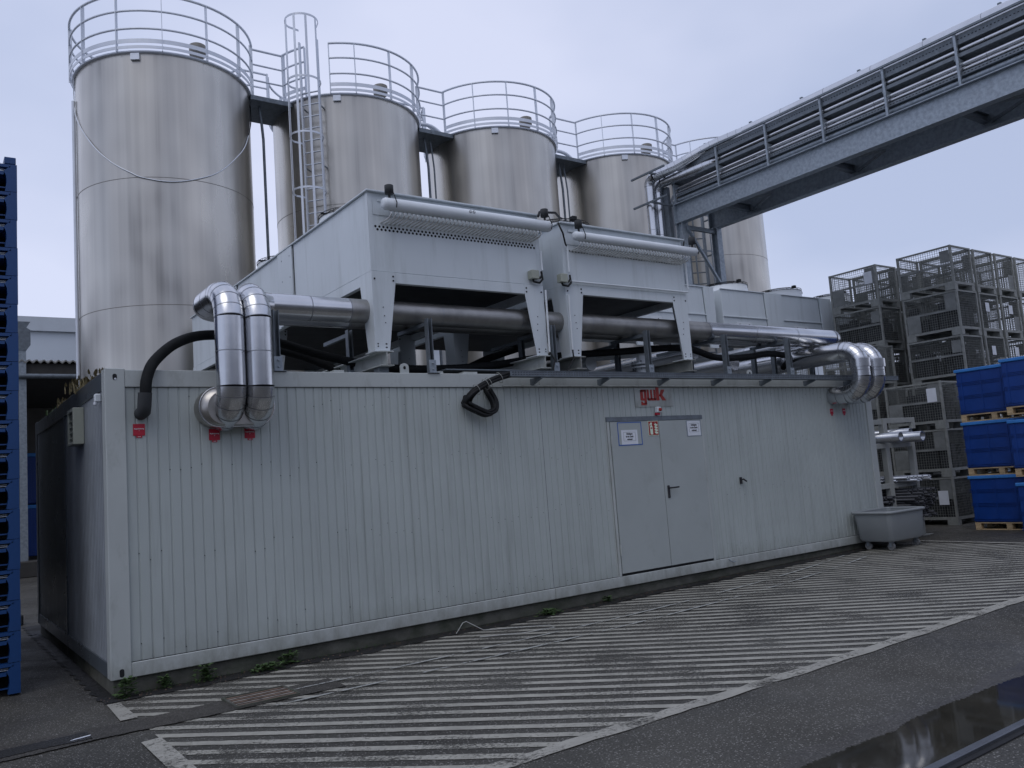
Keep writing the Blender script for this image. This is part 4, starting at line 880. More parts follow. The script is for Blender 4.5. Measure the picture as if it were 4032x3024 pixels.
# cable bundle loop
t = Thing('cable_bundle', 'thick bundle of black cables dropping from the tray and looping at the wall', 'cables', (4.1, -0.1, 2.6))
for i in range(9):
    o = Vector(((i % 3-1)*0.03, (i//3-1)*0.024, ((i*2) % 3-1)*0.022))
    q = [(4.50, -0.16, 2.93), (4.23, -0.17, 2.855), (4.0, -0.14, 2.745), (3.91, -0.10, 2.66), (3.92, -0.02, 2.60), (3.95, 0.05, 2.58)]
    b = MB(); b.tube([p+o for p in smooth(q, 5)], 0.021, 8); t.part('cable', b, m_cable)
for i in range(9):
    o = Vector(((i % 3-1)*0.026, (i//3)*0.022-0.01, ((i*2) % 3-1)*0.024))
    q = [(3.93, 0.03, 2.66), (3.90, -0.09, 2.575), (4.02, -0.12, 2.505), (4.15, -0.12, 2.46), (4.25, -0.11, 2.50), (4.28, -0.09, 2.60), (4.25, -0.05, 2.72), (4.25, 0.03, 2.80)]
    b = MB(); b.tube([p+o for p in smooth(q, 5)], 0.02, 8); t.part('cable', b, m_cable)
for q in ((4.32, -0.165, 2.885), (4.16, -0.16, 2.825), (4.12, -0.155, 2.805), (4.0, -0.14, 2.745)):
    b = MB(); b.tube([(q[0]+0.06*math.cos(a)*0.5, q[1]+0.058*math.sin(a), q[2]-0.06*math.cos(a)) for a in [i*math.pi/8 for i in range(16)]], 0.0035, 5, True); t.part('cable_tie', b, m_tie)
# flat roof cover plate beside the tray start
b = MB(); b.bbox(3.75, 4.85, 0.12, 0.42, ZT+0.06, ZT+0.075, 0.003); single('roof_plate', b, m_galvd, 'dark flat steel plate on the roof edge left of the tray', 'plate', org=(4.3, 0.3, ZT))

# dry grasses on the roof
def tuft(n, rr_, h, m, name, label, loc, wd=0.006, lean=0.6, seed=1, kind=None, seedhead=False):
    b = MB(); r = random.Random(seed)
    for i in range(n):
        a = r.uniform(0, 6.28); d = r.uniform(0, rr_); x, y = d*math.cos(a), d*math.sin(a); hh = h*r.uniform(0.45, 1.0); a2 = r.uniform(0, 6.28); ln = r.uniform(0.1, lean)*hh
        wx, wy = wd*math.cos(a2+1.57), wd*math.sin(a2+1.57); dx, dy = ln*math.cos(a2), ln*math.sin(a2)
        b.add([(x-wx, y-wy, 0), (x+wx, y+wy, 0), (x+wx+dx*.4, y+wy+dy*.4, hh*.6), (x-wx+dx*.4, y-wy+dy*.4, hh*.6), (x+dx, y+dy, hh)], [(0, 1, 2, 3), (3, 2, 4)])
        if seedhead and i % 2 == 0:
            for k in range(4):
                q = 0.75+0.07*k; px, py, pz = x+dx*q, y+dy*q, hh*q; s_ = 0.014
                b.add([(px-s_, py, pz), (px+s_, py+s_, pz+0.01), (px, py-s_, pz+0.03)], [(0, 1, 2)])
    o = b.build(name, m); o.location = loc; return props(o, label, 'plant')
tuft(150, 0.24, 0.17, m_straw, 'dry_grass_tuft', 'dry straw coloured grass tuft on the roof edge beside the first silo', (0.12, 1.55, ZT-0.03), seedhead=True, seed=4)
tuft(50, 0.16, 0.13, m_straw, 'dry_grass_tuft', 'smaller dry tuft farther back along the end wall roof edge', (0.10, 3.1, ZT-0.03), seedhead=True, seed=9)
tuft(30, 0.10, 0.16, m_straw, 'dry_grass_tuft', 'wispy dry grass stalks just behind the front corner post top', (0.12, 0.75, ZT-0.03), seedhead=True, seed=12)
tuft(40, 0.14, 0.12, m_weed, 'dry_grass_tuft', 'low green plant at the far end of the roof edge', (0.08, 3.9, ZT-0.03), seed=15)
# leafy weeds at the foot of the plinth
def weed(label, loc, n, h, sp, seed):
    b = MB(); r = random.Random(seed)
    for i in range(n):
        a = r.uniform(0, 6.28); d = r.uniform(0, sp); z = r.uniform(0.0, h); x, y = d*math.cos(a)*(1-z/h*0.5), d*math.sin(a)*0.5*(1-z/h*0.5)
        l = r.uniform(0.025, 0.065); ww = l*r.uniform(0.3, 0.5); a2 = r.uniform(0, 6.28); e = r.uniform(-0.4, 0.9)
        dx, dy, dz = math.cos(a2)*l, math.sin(a2)*l, e*l; nx, ny = -math.sin(a2)*ww, math.cos(a2)*ww
        b.add([(x, y, z), (x+dx*.5+nx, y+dy*.5+ny, z+dz*.6), (x+dx, y+dy, z+dz*.5), (x+dx*.5-nx, y+dy*.5-ny, z+dz*.6)], [(0, 1, 2, 3)])
    for i in range(5): b.bar((0, 0, 0), (r.uniform(-sp, sp)*.6, r.uniform(-sp, sp)*.3, h*r.uniform(.5, .9)), 0.003, 0.003)
    o = b.build('weed', m_weed); o.location = loc; props(o, label, 'weed', 'weeds along the plinth')
weed('leafy weed at the front left corner of the container', (0.10, -0.10, 0.01), 130, 0.16, 0.10, 1)
weed('bright weed clump left of the drain by the plinth', (0.80, -0.06, 0.01), 120, 0.14, 0.12, 2)
weed('spreading rosette weed behind the drain grate', (1.35, -0.12, 0.01), 120, 0.06, 0.20, 3)
weed('tall thin weed right of the drain by the plinth', (1.62, -0.02, 0.01), 90, 0.10, 0.16, 4)
weed('weed rosette at the plinth below the middle of the wall', (4.85, -0.10, 0.01), 130, 0.05, 0.22, 5)
weed('small weed at the plinth just left of the door', (5.85, -0.04, 0.015), 50, 0.05, 0.10, 6)
weed('low weed half way between corner and drain', (0.45, -0.02, 0.01), 50, 0.10, 0.08, 7)

# ================================================================== SILOS
SR, SH = 1.76, 10.62
SC = [(3.061, 10.039), (7.317, 9.977), (11.613, 9.915), (16.068, 9.853), (20.16, 9.79)]
def arcpts(c, r, z, a0, a1, n=None):
    n = n or max(3, int(abs(a1-a0)/5)); return [(c[0]+r*math.cos(rad(a0+(a1-a0)*i/n)), c[1]+r*math.sin(rad(a0+(a1-a0)*i/n)), z) for i in range(n+1)]
def flatbar_ring(b, c, r, z, a0, a1, h, th=0.008):
    n = max(3, int(abs(a1-a0)/4)); vs = []
    for i in range(n+1):
        a = rad(a0+(a1-a0)*i/n); ca, sa = math.cos(a), math.sin(a)
        for rr_, zz in ((r, z), (r+th, z), (r+th, z+h), (r, z+h)): vs.append((c[0]+rr_*ca, c[1]+rr_*sa, zz))
    fs = []
    for i in range(n):
        for k in range(4): fs.append((i*4+k, (i+1)*4+k, (i+1)*4+(k+1) % 4, i*4+(k+1) % 4))
    b.add(vs, fs)
slabels = ['leftmost stainless steel silo with a thin cable looping across its shell', 'second stainless silo from the left, with a caged ladder in front',
           'middle stainless silo of the row of five', 'fourth stainless silo, beside the end of the overhead pipe bridge', 'rightmost stainless silo, seen below the overhead pipe bridge']
for si, c in enumerate(SC):
    t = Thing('silo', slabels[si], 'silo', (c[0], c[1], 0), 'row of stainless silos')
    zs = [0.0, 2.9, 5.49, 8.04, SH-0.02]
    for i in range(4):
        b = MB(); z0, z1 = zs[i], zs[i+1]
        b.lathe([(SR, z0+0.004), (SR, z1-0.004)], c, 96); o = t.part('shell_course', b, m_silo); 
        o.data.transform(Matrix.Rotation(rad(53*si+7*i), 4, 'Z'))
        if i:
            b = MB(); b.lathe([(SR-0.002, z0-0.008), (SR+0.004, z0-0.005), (SR+0.004, z0+0.005), (SR-0.002, z0+0.008)], c, 96); t.part('weld_seam', b, m_capbrown)
    b = MB(); b.lathe([(SR-0.01, SH-0.03), (SR+0.055, SH-0.02), (SR+0.055, SH+0.012), (SR-0.02, SH+0.02), (0.5, SH+0.22), (0.0, SH+0.25)], c, 64); t.part('roof_deck', b, m_rail)
    gaps = []
    segs = [(-360, 0)]
    if si == 0: segs = [(16, 344)]
    elif si == 4: segs = [(-164, 164)]
    else: segs = [(16, 164), (-164, -16)]
    if si == 1: segs = [(16, 164), (-164, -143), (-125, -16)]
    RR = SR+0.09
    base = {0: -159, 1: -107, 2: -164, 3: -166.5, 4: -117}[si]
    angs = sorted({round(((base+27.3*k+180) % 360)-180, 1) for k in range(13)}) if si != 1 else [-163, -143, -125, -107, -80, -53, -18, 18, 45, 72, 99, 126, 160]
    for z, h in ((SH+0.035, 0.06), (SH+0.15, 0.085)):
        for a0, a1 in segs:
            b = MB(); flatbar_ring(b, c, RR, z, a0, a1, h); t.part('toe_ring', b, m_rail)
    for z, r_ in ((11.80, 0.027), (11.445, 0.022), (11.07, 0.022)):
        for a0, a1 in segs:
            b = MB(); b.tube(arcpts(c, RR, z, a0, a1), r_, 8); t.part('handrail', b, m_rail)
    for a in angs:
        if any(min(abs(a-k), abs(a+360-k)) < 14 for k in ([0] if si == 0 else [180, -180] if si == 4 else [0, 180, -180])): continue
        ca, sa = math.cos(rad(a)), math.sin(rad(a)); b = MB()
        b.bar((c[0]+RR*ca-0.012*ca, c[1]+RR*sa-0.012*sa, SH-0.01), (c[0]+RR*ca-0.012*ca, c[1]+RR*sa-0.012*sa, 11.80), 0.014, 0.075, (ca, sa, 0)); t.part('rail_post', b, m_rail)
    for sgn in ([16] if si == 0 else [164] if si == 4 else [16, 164]):
        for s_ in (1, -1):
            ca, sa = math.cos(rad(sgn*s_)), math.sin(rad(sgn*s_)); b = MB(); b.bar((c[0]+RR*ca, c[1]+RR*sa, SH), (c[0]+RR*ca, c[1]+RR*sa, 11.8), 0.035, 0.035); t.part('rail_post', b, m_rail)
    a = rad(-70); vx, vy = c[0]+1.2*math.cos(a), c[1]+1.2*math.sin(a)
    b = MB(); b.tube([(vx, vy, SH+0.02), (vx, vy, SH+0.42), (vx, vy, SH+0.421), (vx, vy, SH+0.50), (vx, vy, SH+0.63), (vx, vy, SH+0.65)], [0.11, 0.11, 0.165, 0.172, 0.172, 0.14], 24); t.part('vent_cap', b, m_capbrown)
    a = -121; ca, sa = math.cos(rad(a)), math.sin(rad(a)); tx_, ty_ = -sa, ca; b = MB()
    ctr = Vector((c[0]+(SR+0.03)*ca, c[1]+(SR+0.03)*sa, SH-0.11)); b.bar(ctr-Vector((tx_, ty_, 0))*0.085, ctr+Vector((tx_, ty_, 0))*0.085, 0.05, 0.13, (0, 0, 1)); t.part('lifting_plate', b, m_rail)
    if si == 0:
        b = MB(); path = []
        for (A, z) in ((176, 10.6), (173, 10.19), (-174.8, 9.58), (-153.85, 8.85), (-138.7, 8.4), (-125.4, 8.13), (-118, 8.02), (-102.6, 7.95), (-86.6, 8.06), (-69, 8.35), (-46.7, 9.01), (-34.5, 9.51)):
            A = A-360 if A > 0 else A; path.append((c[0]+1.782*math.cos(rad(A)), c[1]+1.782*math.sin(rad(A)), z))
        b.tube(smooth(path, 5), 0.012, 8); t.part('looping_cable', b, m_rail)
        b = MB(); b.tube(smooth([path[-1]]+[(c[0]+1.782*math.cos(rad(A)), c[1]+1.782*math.sin(rad(A)), z) for A, z in ((-24, 9.95), (-16, 10.4), (-10, 10.62))], 5), 0.013, 8); t.part('looping_cable', b, m_cable)
        b = MB(); A = 176; b.cyl((c[0]+1.80*math.cos(rad(A)), c[1]+1.80*math.sin(rad(A)), 0), (c[0]+1.80*math.cos(rad(A)), c[1]+1.80*math.sin(rad(A)), 10.1), 0.035, 10); t.part('earthing_pipe', b, m_rail)
# walkways between the silos
wl = ['first walkway, joining the leftmost silo to the ladder silo', 'second walkway, joining the ladder silo to the middle silo', 'third walkway, right of the middle silo', 'fourth walkway, joining the last two silos']
for i in range(4):
    (xa, ya), (xb, yb) = SC[i], SC[i+1]; xm = (xa+xb)/2; ym = (ya+yb)/2
    t = Thing('walkway', wl[i], 'walkway', (xm, ym, SH), 'walkways between the silos')
    e = math.sqrt(SR**2-0.55**2)-0.03
    b = MB(); b.bbox(xa+e, xb-e, ym-0.72, ym+0.45, SH-0.12, SH-0.01, 0.005); t.part('platform', b, m_galvd)
    for y_, dx in ((ym-0.51, 1.78), (ym+0.51, 1.78)):
        for z, r_ in ((11.80, 0.026), (11.445, 0.021), (11.07, 0.021)):
            b = MB(); b.cyl((xa+dx, y_, z), (xb-dx, y_, z), r_, 8); t.part('handrail', b, m_rail)
    b = MB(); b.tube(smooth([(xa+1.5, ym+0.2, SH+0.1), (xa+1.95, ym+0.1, SH+0.42), (xb-1.9, ym-0.05, SH+0.42), (xb-1.45, ym-0.1, SH+0.1)], 6), 0.05, 12)
    if i: single('white_hose', b, m_rail, ['', 'white arched hose over the second walkway', 'white arched hose over the third walkway', 'white arched hose over the fourth walkway'][i], 'hose', 'arched hoses between the silo tops', (xm, ym, SH))
    for k, dx in enumerate((-0.08, 0.09)[:1 if i == 0 else 2]):
        b = MB(); r_ = (0.032, 0.022)[k]; x0 = xm+dx-0.05; b.tube(smooth([(x0-0.05, ym-0.38, SH-0.12), (x0-0.02, ym-0.4, SH-0.5), (x0, ym-0.42, SH-0.9)], 4)+[Vector((x0, ym-0.42, 0.0))], r_, 10)
        single('downpipe', b, m_galvd, ('thicker', 'thinner')[k]+' dark pipe running down below '+('the first walkway', 'the second walkway', 'the third walkway', 'the fourth walkway')[i], 'pipe', 'pipes running down between silos', (x0, ym-0.42, 0))
# caged ladder on the second silo
def caged_ladder(label, px_, py_, nx, ny, z0, z1, hoops, m, rung=0.30, hw=0.215, hr=0.36):
    t = Thing('caged_ladder', label, 'ladder', (px_, py_, z0)); txv = Vector((-ny, nx, 0)); nv = Vector((nx, ny, 0)); c = Vector((px_, py_, 0)); Zv = Vector((0, 0, 1))
    for s_ in (-1, 1):
        b = MB(); b.bar(c+txv*(s_*hw)+Zv*z0, c+txv*(s_*hw)+Zv*z1, 0.035, 0.07, (nx, ny, 0)); t.part('stile', b, m)
    z = z0+0.15
    while z < z1-1.15 or (m is not m_rail and z < z1):
        b = MB(); b.cyl(c-txv*hw+Zv*z, c+txv*hw+Zv*z, 0.018, 8); t.part('rung', b, m); z += rung
    for h in hoops:
        b = MB(); cc = c+nv*0.30+Zv*h; n = 20; pts = [c+txv*hw+Zv*h]
        pts += [cc+txv*(hr*math.cos(rad(a)))+nv*(hr*math.sin(rad(a))) for a in range(-25, 206, 11)]; pts.append(c-txv*hw+Zv*h)
        vs = []
        for p in pts: vs += [p-Zv*0.022, p+Zv*0.022]
        vs2 = [v+(v-(cc+Zv*(v.z-h)))*0.03 for v in vs]; k = len(vs)
        b.add(vs+vs2, [(2*i, 2*i+2, 2*i+3, 2*i+1) for i in range(len(pts)-1)]+[(k+2*i, k+2*i+1, k+2*i+3, k+2*i+2) for i in range(len(pts)-1)]+[(2*i+1, 2*i+3, k+2*i+3, k+2*i+1) for i in range(len(pts)-1)]+[(2*i, k+2*i, k+2*i+2, 2*i+2) for i in range(len(pts)-1)])
        t.part('cage_hoop', b, m)
    cc = c+nv*0.30
    for a in (10, 50, 90, 130, 170):
        q = cc+txv*((hr+0.01)*math.cos(rad(a)))+nv*((hr+0.01)*math.sin(rad(a))); b = MB()
        b.bar(q+Zv*min(hoops), q+Zv*max(hoops), 0.05, 0.01, (q-cc).normalized()); t.part('cage_strap', b, m)
    return t
th = rad(222); S2 = SC[1]
lt = caged_ladder('aluminium caged ladder rising in front of the second silo', S2[0]+1.96*math.cos(th), S2[1]+1.96*math.sin(th), math.cos(th), math.sin(th), 3.2, 11.85, (12.15, 10.72, 9.45, 8.2, 6.9, 5.6), m_rail, 0.28)
for z in (10.3, 8.9, 7.4, 5.9, 4.4):
    for s_ in (-1, 1):
        b = MB(); q = Vector((S2[0]+1.96*math.cos(th), S2[1]+1.96*math.sin(th), z))+Vector((-math.sin(th), math.cos(th), 0))*(0.215*s_); b.bar(q, q-Vector((math.cos(th), math.sin(th), 0))*0.22, 0.03, 0.02); lt.part('wall_bracket', b, m_galv)
caged_ladder('dark grey caged ladder behind the pipe bridge posts', 17.42, 7.95, -0.55, -0.83, 3.0, 10.0, (9.8, 8.75, 7.7, 6.65, 5.6), m_galvd, 0.34, 0.24, 0.36)

# ================================================================== OVERHEAD PIPE BRIDGE
BX, BW, BZ0, BZ1, BY1, BY0 = 14.0, 1.27, 7.58, 8.08, 5.52, -26.8
t = Thing('pipe_bridge', 'overhead galvanised steel bridge carrying pipes towards the upper right', 'pipe bridge', (BX, BY1, 0))
for x in (BX, BX+BW):
    b = MB(); b.ibeam((x, BY0, (BZ0+BZ1)/2), (x, BY1, (BZ0+BZ1)/2), 0.20, 0.50, 0.02, 0.012); t.part('main_beam', b, m_galv)
    b = MB(); b.ibeam((x+0.02, BY1-0.1, 0), (x+0.02, BY1-0.1, BZ0), 0.2, 0.2) if False else None
    b = MB(); b.box(x-0.09, x+0.09, BY1-0.19, BY1-0.175, 0, BZ0-0.001); b.box(x-0.09, x+0.09, BY1-0.015, BY1, 0, BZ0-0.001); b.box(x-0.008, x+0.008, BY1-0.174, BY1-0.016, 0, BZ0-0.001); t.part('leg', b, m_galv)
    b = MB(); b.box(x-0.12, x+0.12, BY1+0.001, BY1+0.012, BZ0-0.05, BZ1+0.08); t.part('end_plate', b, m_galv)
y = BY1-1.2
while y > BY0:
    b = MB(); b.ibeam((BX+0.01, y, BZ0+0.2), (BX+BW-0.01, y, BZ0+0.2), 0.12, 0.16, 0.012, 0.01); t.part('cross_beam', b, m_galvd)
    b = MB(); b.bar((BX+0.05, y-0.1, BZ0+0.12), (BX+BW/2, y-1.1, BZ0+0.12), 0.05, 0.05); b.bar((BX+BW-0.05, y-0.1, BZ0+0.12), (BX+BW/2, y-1.1, BZ0+0.12), 0.05, 0.05); t.part('wind_brace', b, m_galvd); y -= 2.82
b = MB(); b.bar((BX, BY1-0.1, BZ0-0.09), (BX+BW, BY1-0.1, BZ0-0.09), 0.08, 0.10); t.part('leg_tie', b, m_galv)
b = MB(); b.bar((BX, BY1-0.1, 5.98), (BX+BW, BY1-0.1, 5.98), 0.08, 0.12); t.part('leg_tie', b, m_galv)
b = MB(); b.bar((BX+0.06, BY1-0.21, BZ0-0.12), (BX+BW-0.04, BY1-0.21, 5.95), 0.07, 0.05); t.part('diagonal_brace', b, m_galv)
UY = [5.53-1.41*k for k in range(12)]
for k, y in enumerate(UY):
    zb = BZ1+0.002
    b = MB(); b.bar((BX-0.02, y, zb), (BX-0.02, y, 9.09), 0.05, 0.045, (0, 1, 0)); t.part('upright', b, m_galv)
    b = MB(); b.bar((BX+0.66, y-0.55, zb), (BX+0.66, y-0.55, 9.58), 0.06, 0.06, (0, 1, 0)); t.part('upright', b, m_galvd)
    b = MB(); b.bar((BX-0.03, y+0.03, 8.60), (BX+BW, y+0.03, 8.60), 0.05, 0.05); t.part('crossbar', b, m_galvd)
    b = MB(); b.prism([(BX-0.05, 8.60), (BX+0.22, 8.60), (BX+0.22, 8.56), (BX+0.0, 8.45), (BX-0.05, 8.5)], 0.03, 'xz', y-0.03); t.part('gusset', b, m_galv)
    b = MB(); b.bar((BX-0.02, y+0.03, 8.15), (BX+BW, y+0.03, 8.15), 0.05, 0.05); t.part('crossbar', b, m_galvd)
for (x, z0, z1, m_) in ((BX-0.05, 9.06, 9.10, m_galvd), (BX+BW, 9.06, 9.10, m_galvd)):
    b = MB(); b.box(x-0.02, x+0.02, -14.0, 6.2, z0, z1); t.part('top_rail', b, m_)
for z in (8.86, 8.12):
    b = MB(); b.box(BX-0.67, BX-0.63, 5.2, 6.35, z, z+0.045); t.part('pipe_rail', b, m_galvd)
    b = MB(); b.box(BX-0.75, BX+0.0, 5.62, 5.66, z-0.05, z-0.004); t.part('pipe_rail', b, m_galvd)
# trays on the bridge
def tray(label, x, z, w_, h_, y0_, y1_, slots=True, m_=None):
    t2 = Thing('cable_tray', label, 'cable tray', (x, y1_, z), 'cable trays on the pipe bridge'); b = MB()
    b.box(x, x+0.004, y0_, y1_, z, z+h_); b.box(x+w_-0.004, x+w_, y0_, y1_, z, z+h_); b.box(x+0.004, x+w_-0.004, y0_, y1_, z, z+0.004); t2.part('tray', b, m_ or m_galvd)
    if slots:
        b = MB(); y_ = y1_-0.05
        while y_ > y0_+0.05: b.box(x-0.002, x-0.0003, y_-0.03, y_, z+h_*0.5-0.008, z+h_*0.5+0.008); y_ -= 0.065
        t2.part('slots', b, m_slot)
    return t2
tray('upper perforated cable tray on the near side of the pipe bridge', BX+0.02, 8.87, 0.22, 0.19, -9, 5.4)
tray('dark solid tray half way up the near side of the pipe bridge', BX+0.01, 8.63, 0.30, 0.07, -9, 5.6, False)
tray('lower perforated cable tray above the near bridge beam', BX+0.05, 8.29, 0.24, 0.07, -9, 5.5)
b = MB(); b.box(BX-0.08, BX-0.075, 5.72, 6.0, 3.0, 8.6); b.box(BX+0.02, BX+0.025, 5.72, 6.0, 3.0, 8.6); b.box(BX-0.074, BX+0.019, 5.72, 5.725, 3.0, 8.6)
z = 5.0
while z < 8.55:
    for yy in (5.76, 5.82, 5.88, 5.94): b.box(BX-0.0825, BX-0.0808, yy, yy+0.02, z, z+0.03)
    z += 0.075
single('vertical_cable_tray', b, m_galvd, 'upright perforated tray climbing to the end of the pipe bridge', 'cable tray', org=(BX, 5.85, 3))
# pipes on the bridge that bend down at its far end
bp = [(BX+0.42, 9.30, 0.125, -0.44, m_alu, 'top clad pipe along the bridge'), (BX+0.28, 8.80, 0.12, -0.17, m_alu, 'upper tier clad pipe nearest us on the bridge'), (BX+0.56, 8.78, 0.12, None, m_alu, 'upper tier clad pipe second from the near side'), (BX+0.86, 8.80, 0.12, None, m_alu, 'upper tier clad pipe on the far side of the bridge'),
      (BX+0.36, 8.41, 0.075, None, m_alu, 'thin lower tier pipe nearest the near beam'), (BX+0.60, 8.33, 0.10, None, m_alu, 'lower tier pipe in the middle of the bridge'), (BX+0.95, 8.35, 0.12, None, m_alu, 'lower tier pipe on the far side of the bridge'), (BX+0.14, 8.22, 0.05, None, m_galv, 'slim conduit pipe just above the near beam'), (BX+0.16, 8.52, 0.03, None, m_white, 'very thin pale pipe between the two trays'), (BX+1.15, 9.22, 0.09, None, m_alu, 'high pipe on the far side of the bridge'),
      (BX+0.08, 8.78, 0.045, None, m_alu, 'slim shiny pipe just under the upper perforated tray'), (BX+0.07, 8.50, 0.04, None, m_alu, 'slim shiny pipe just under the dark solid tray'), (BX+0.08, 8.41, 0.03, None, m_alu, 'slimmest shiny pipe above the lower perforated tray'), (BX+0.30, 9.14, 0.06, None, m_alu, 'slim shiny pipe beside the top clad pipe')]
for i, (x, z, r_, dx, m_, lab) in enumerate(bp):
    yend = 5.95+0.05*(i % 3)
    if dx is not None:
        xe = BX+dx; ze = min(z, 8.82) if i == 0 else 8.70
        pth = [(x, -15, z), (x, 3.6, z)]; bend = smooth([(x, 3.6, z), (x*0.7+xe*0.3, 4.4, z*0.8+ze*0.2), (x*0.25+xe*0.75, 5.2, z*0.25+ze*0.75), (xe, 5.75, ze)], 4)
        el = [(xe, 5.75+0.2*math.sin(rad(a)), ze-0.2+0.2*math.cos(rad(a))) for a in (0, 22, 45, 67, 90)]
        clad_pipe('bridge_pipe', lab, 'pipe', [('s', pth), ('e', bend), ('e', el), ('s', [el[-1], (xe, 5.95, 3.0)])], r_, m_, 'pipes on the overhead bridge', org=(x, 5, z))
    else:
        clad_pipe('bridge_pipe', lab, 'pipe', [('s', [(x, -15, z), (x, 5.6, z)])], r_, m_, 'pipes on the overhead bridge', org=(x, 5, z))
for i, (dx, r_) in enumerate(((0.17, 0.032), (0.27, 0.025))):
    b = MB(); b.tube([(BX+dx, 5.0, 8.45)]+[(BX+dx, 5.62+0.2*math.sin(rad(a)), 8.25+0.2*math.cos(rad(a))) for a in (0, 22, 45, 67, 90)]+[(BX+dx, 5.82, 3.0)], r_, 10)
    single('conduit_pipe', b, m_rail, ('left', 'right')[i]+' thin conduit rising beside the upright tray', 'conduit', 'conduits at the bridge end', (BX+dx, 5.8, 3))

# ================================================================== WIRE MESH BOXES
CW, CD, CH = 0.86, 1.22, 0.97       # width x, depth y, height
def make_cage(flap_variant=0):
    t = Thing('mesh_box', 'x', 'mesh box', (0, 0, 0), 'grey wire mesh boxes'); hx, hy = CW/2, CD/2
    for sx_ in (-1, 1):
        for sy_ in (-1, 1): b = MB(); b.bbox(sx_*hx-(0.045 if sx_ > 0 else 0), sx_*hx+(0.045 if sx_ < 0 else 0), sy_*hy-(0.045 if sy_ > 0 else 0), sy_*hy+(0.045 if sy_ < 0 else 0), 0.10, CH-0.005, 0.004); t.part('corner_post', b, m_cage)
    b = MB(); zt = CH-0.045; e = 0.046
    for s_ in (-1, 1):
        b.box(-hx+e, hx-e, s_*hy-(0.035 if s_ > 0 else 0), s_*hy+(0.035 if s_ < 0 else 0), zt, CH-0.01); b.box(s_*hx-(0.035 if s_ > 0 else 0), s_*hx+(0.035 if s_ < 0 else 0), -hy+e, hy-e, zt, CH-0.01)
    t.part('top_frame', b, m_cage)
    b = MB()
    for s_ in (-1, 1):
        b.box(-hx+e, hx-e, s_*hy-(0.04 if s_ > 0 else 0), s_*hy+(0.04 if s_ < 0 else 0), 0.12, 0.175); b.box(s_*hx-(0.04 if s_ > 0 else 0), s_*hx+(0.04 if s_ < 0 else 0), -hy+e, hy-e, 0.12, 0.175)
    for y_ in (-0.4, 0, 0.4): b.box(-hx+0.041, hx-0.041, y_-0.1, y_+0.1, 0.13, 0.15)
    t.part('base_frame', b, m_cage)
    b = MB()
    for sx_ in (-1, 1):
        for sy_ in (-1, 1):
            x0, x1 = sorted((sx_*hx, sx_*(hx-0.13))); y0, y1 = sorted((sy_*hy, sy_*(hy-0.22))); b = MB(); b.box(x0+0.002, x1-0.002, y0+0.002, y1-0.002, 0.0, 0.119); t.part('foot', b, m_cage)
    b = MB(); z0, z1 = 0.176, zt-0.001; w_ = 0.006; n = 17
    for s_ in (-1, 1):
        X_ = s_*(hx-0.018); Y_ = s_*(hy-0.018)
        k = -hy+0.09
        while k < hy-0.05: b.box(X_-w_/2, X_+w_/2, k-w_/2, k+w_/2, z0, z1); k += 0.052
        k = z0+0.05
        while k < z1: b.box(X_+w_*.51, X_+w_*1.4, -hy+e, hy-e, k-w_/2, k+w_/2); k += 0.052
        k = -hx+0.09
        while k < hx-0.05: b.box(k-w_/2, k+w_/2, Y_-w_/2, Y_+w_/2, z0, z1); k += 0.052
        k = z0+0.05
        while k < z1: b.box(-hx+e, hx-e, Y_+w_*.51, Y_+w_*1.4, k-w_/2, k+w_/2); k += 0.052
    t.part('wire_mesh', b, m_wire)
    b = MB()
    if flap_variant < 2: b.bbox(-hx+0.002, -hx+0.014, -hy+e, hy-e, 0.53, 0.575, 0.002)
    if flap_variant == 0: b.box(-hx+0.001, -hx+0.011, -hy+0.05, -hy+0.28, 0.576, zt-0.01); b.box(-hx+0.001, -hx+0.011, hy-0.36, hy-0.06, 0.18, 0.529)
    elif flap_variant == 1: b.box(-hx+0.001, -hx+0.011, -hy+0.05, -hy+0.25, 0.60, zt-0.06)
    else: b.box(hx-0.33, hx-0.10, -hy+0.001, -hy+0.009, 0.18, 0.50)
    t.part('side_flap', b, m_flap)
    if flap_variant == 1: b = MB(); b.box(-0.3, 0.0, hy-0.012, hy-0.003, 0.2, 0.6); t.part('rear_panel', b, m_flap)
    return t.o
protos = [make_cage(i) for i in range(3)]; used_p = [False]*3
lvl = ['bottom', 'second from the bottom', 'third from the bottom', 'fourth from the bottom', 'fifth from the bottom', 'topmost']
def place_cage(x, y, z, v, label, paper=None):
    if not used_p[v]: o = protos[v]; used_p[v] = True
    else: o = copy_tree(protos[v])
    o.location = (x, y, z); o['label'] = label
    if paper:
        px0, pz0, side = paper; b = MB(); hx, hy = CW/2, CD/2
        if side == 'x': b.box(-hx-0.003, -hx-0.0005, px0, px0+0.2, pz0, pz0+0.28)
        else: b.box(px0, px0+0.17, -hy-0.003, -hy-0.0005, pz0, pz0+0.2)
        p_ = b.build('paper_label', m_paper, o)
    return o
r = random.Random(11)
colnames = ['leftmost', 'second', 'third', 'fourth', 'fifth']
for i in range(4):            # tall front row
    for L_ in range(6):
        x = 16.55+CW/2+0.985*i; y = 0.30+CD/2
        if L_ < 3 and i == 0: v = 0
        else: v = r.randrange(3)
        if i == 0: v = {5: 1, 4: 0, 3: 1, 2: 0, 1: 2, 0: 0}[L_]
        pp = None
        if i in (1, 2) and L_ in (3, 4): pp = (-0.3+0.1*i, 0.55, 'y')
        if L_ < 2 and i > 1: continue      # wholly hidden behind the blue boxes
        place_cage(x+r.uniform(-.012, .012), y+r.uniform(-.015, .015), 0.09+CH*L_, v, 'mesh box in the tall front row, %s column, %s' % (colnames[i], lvl[L_]), pp)
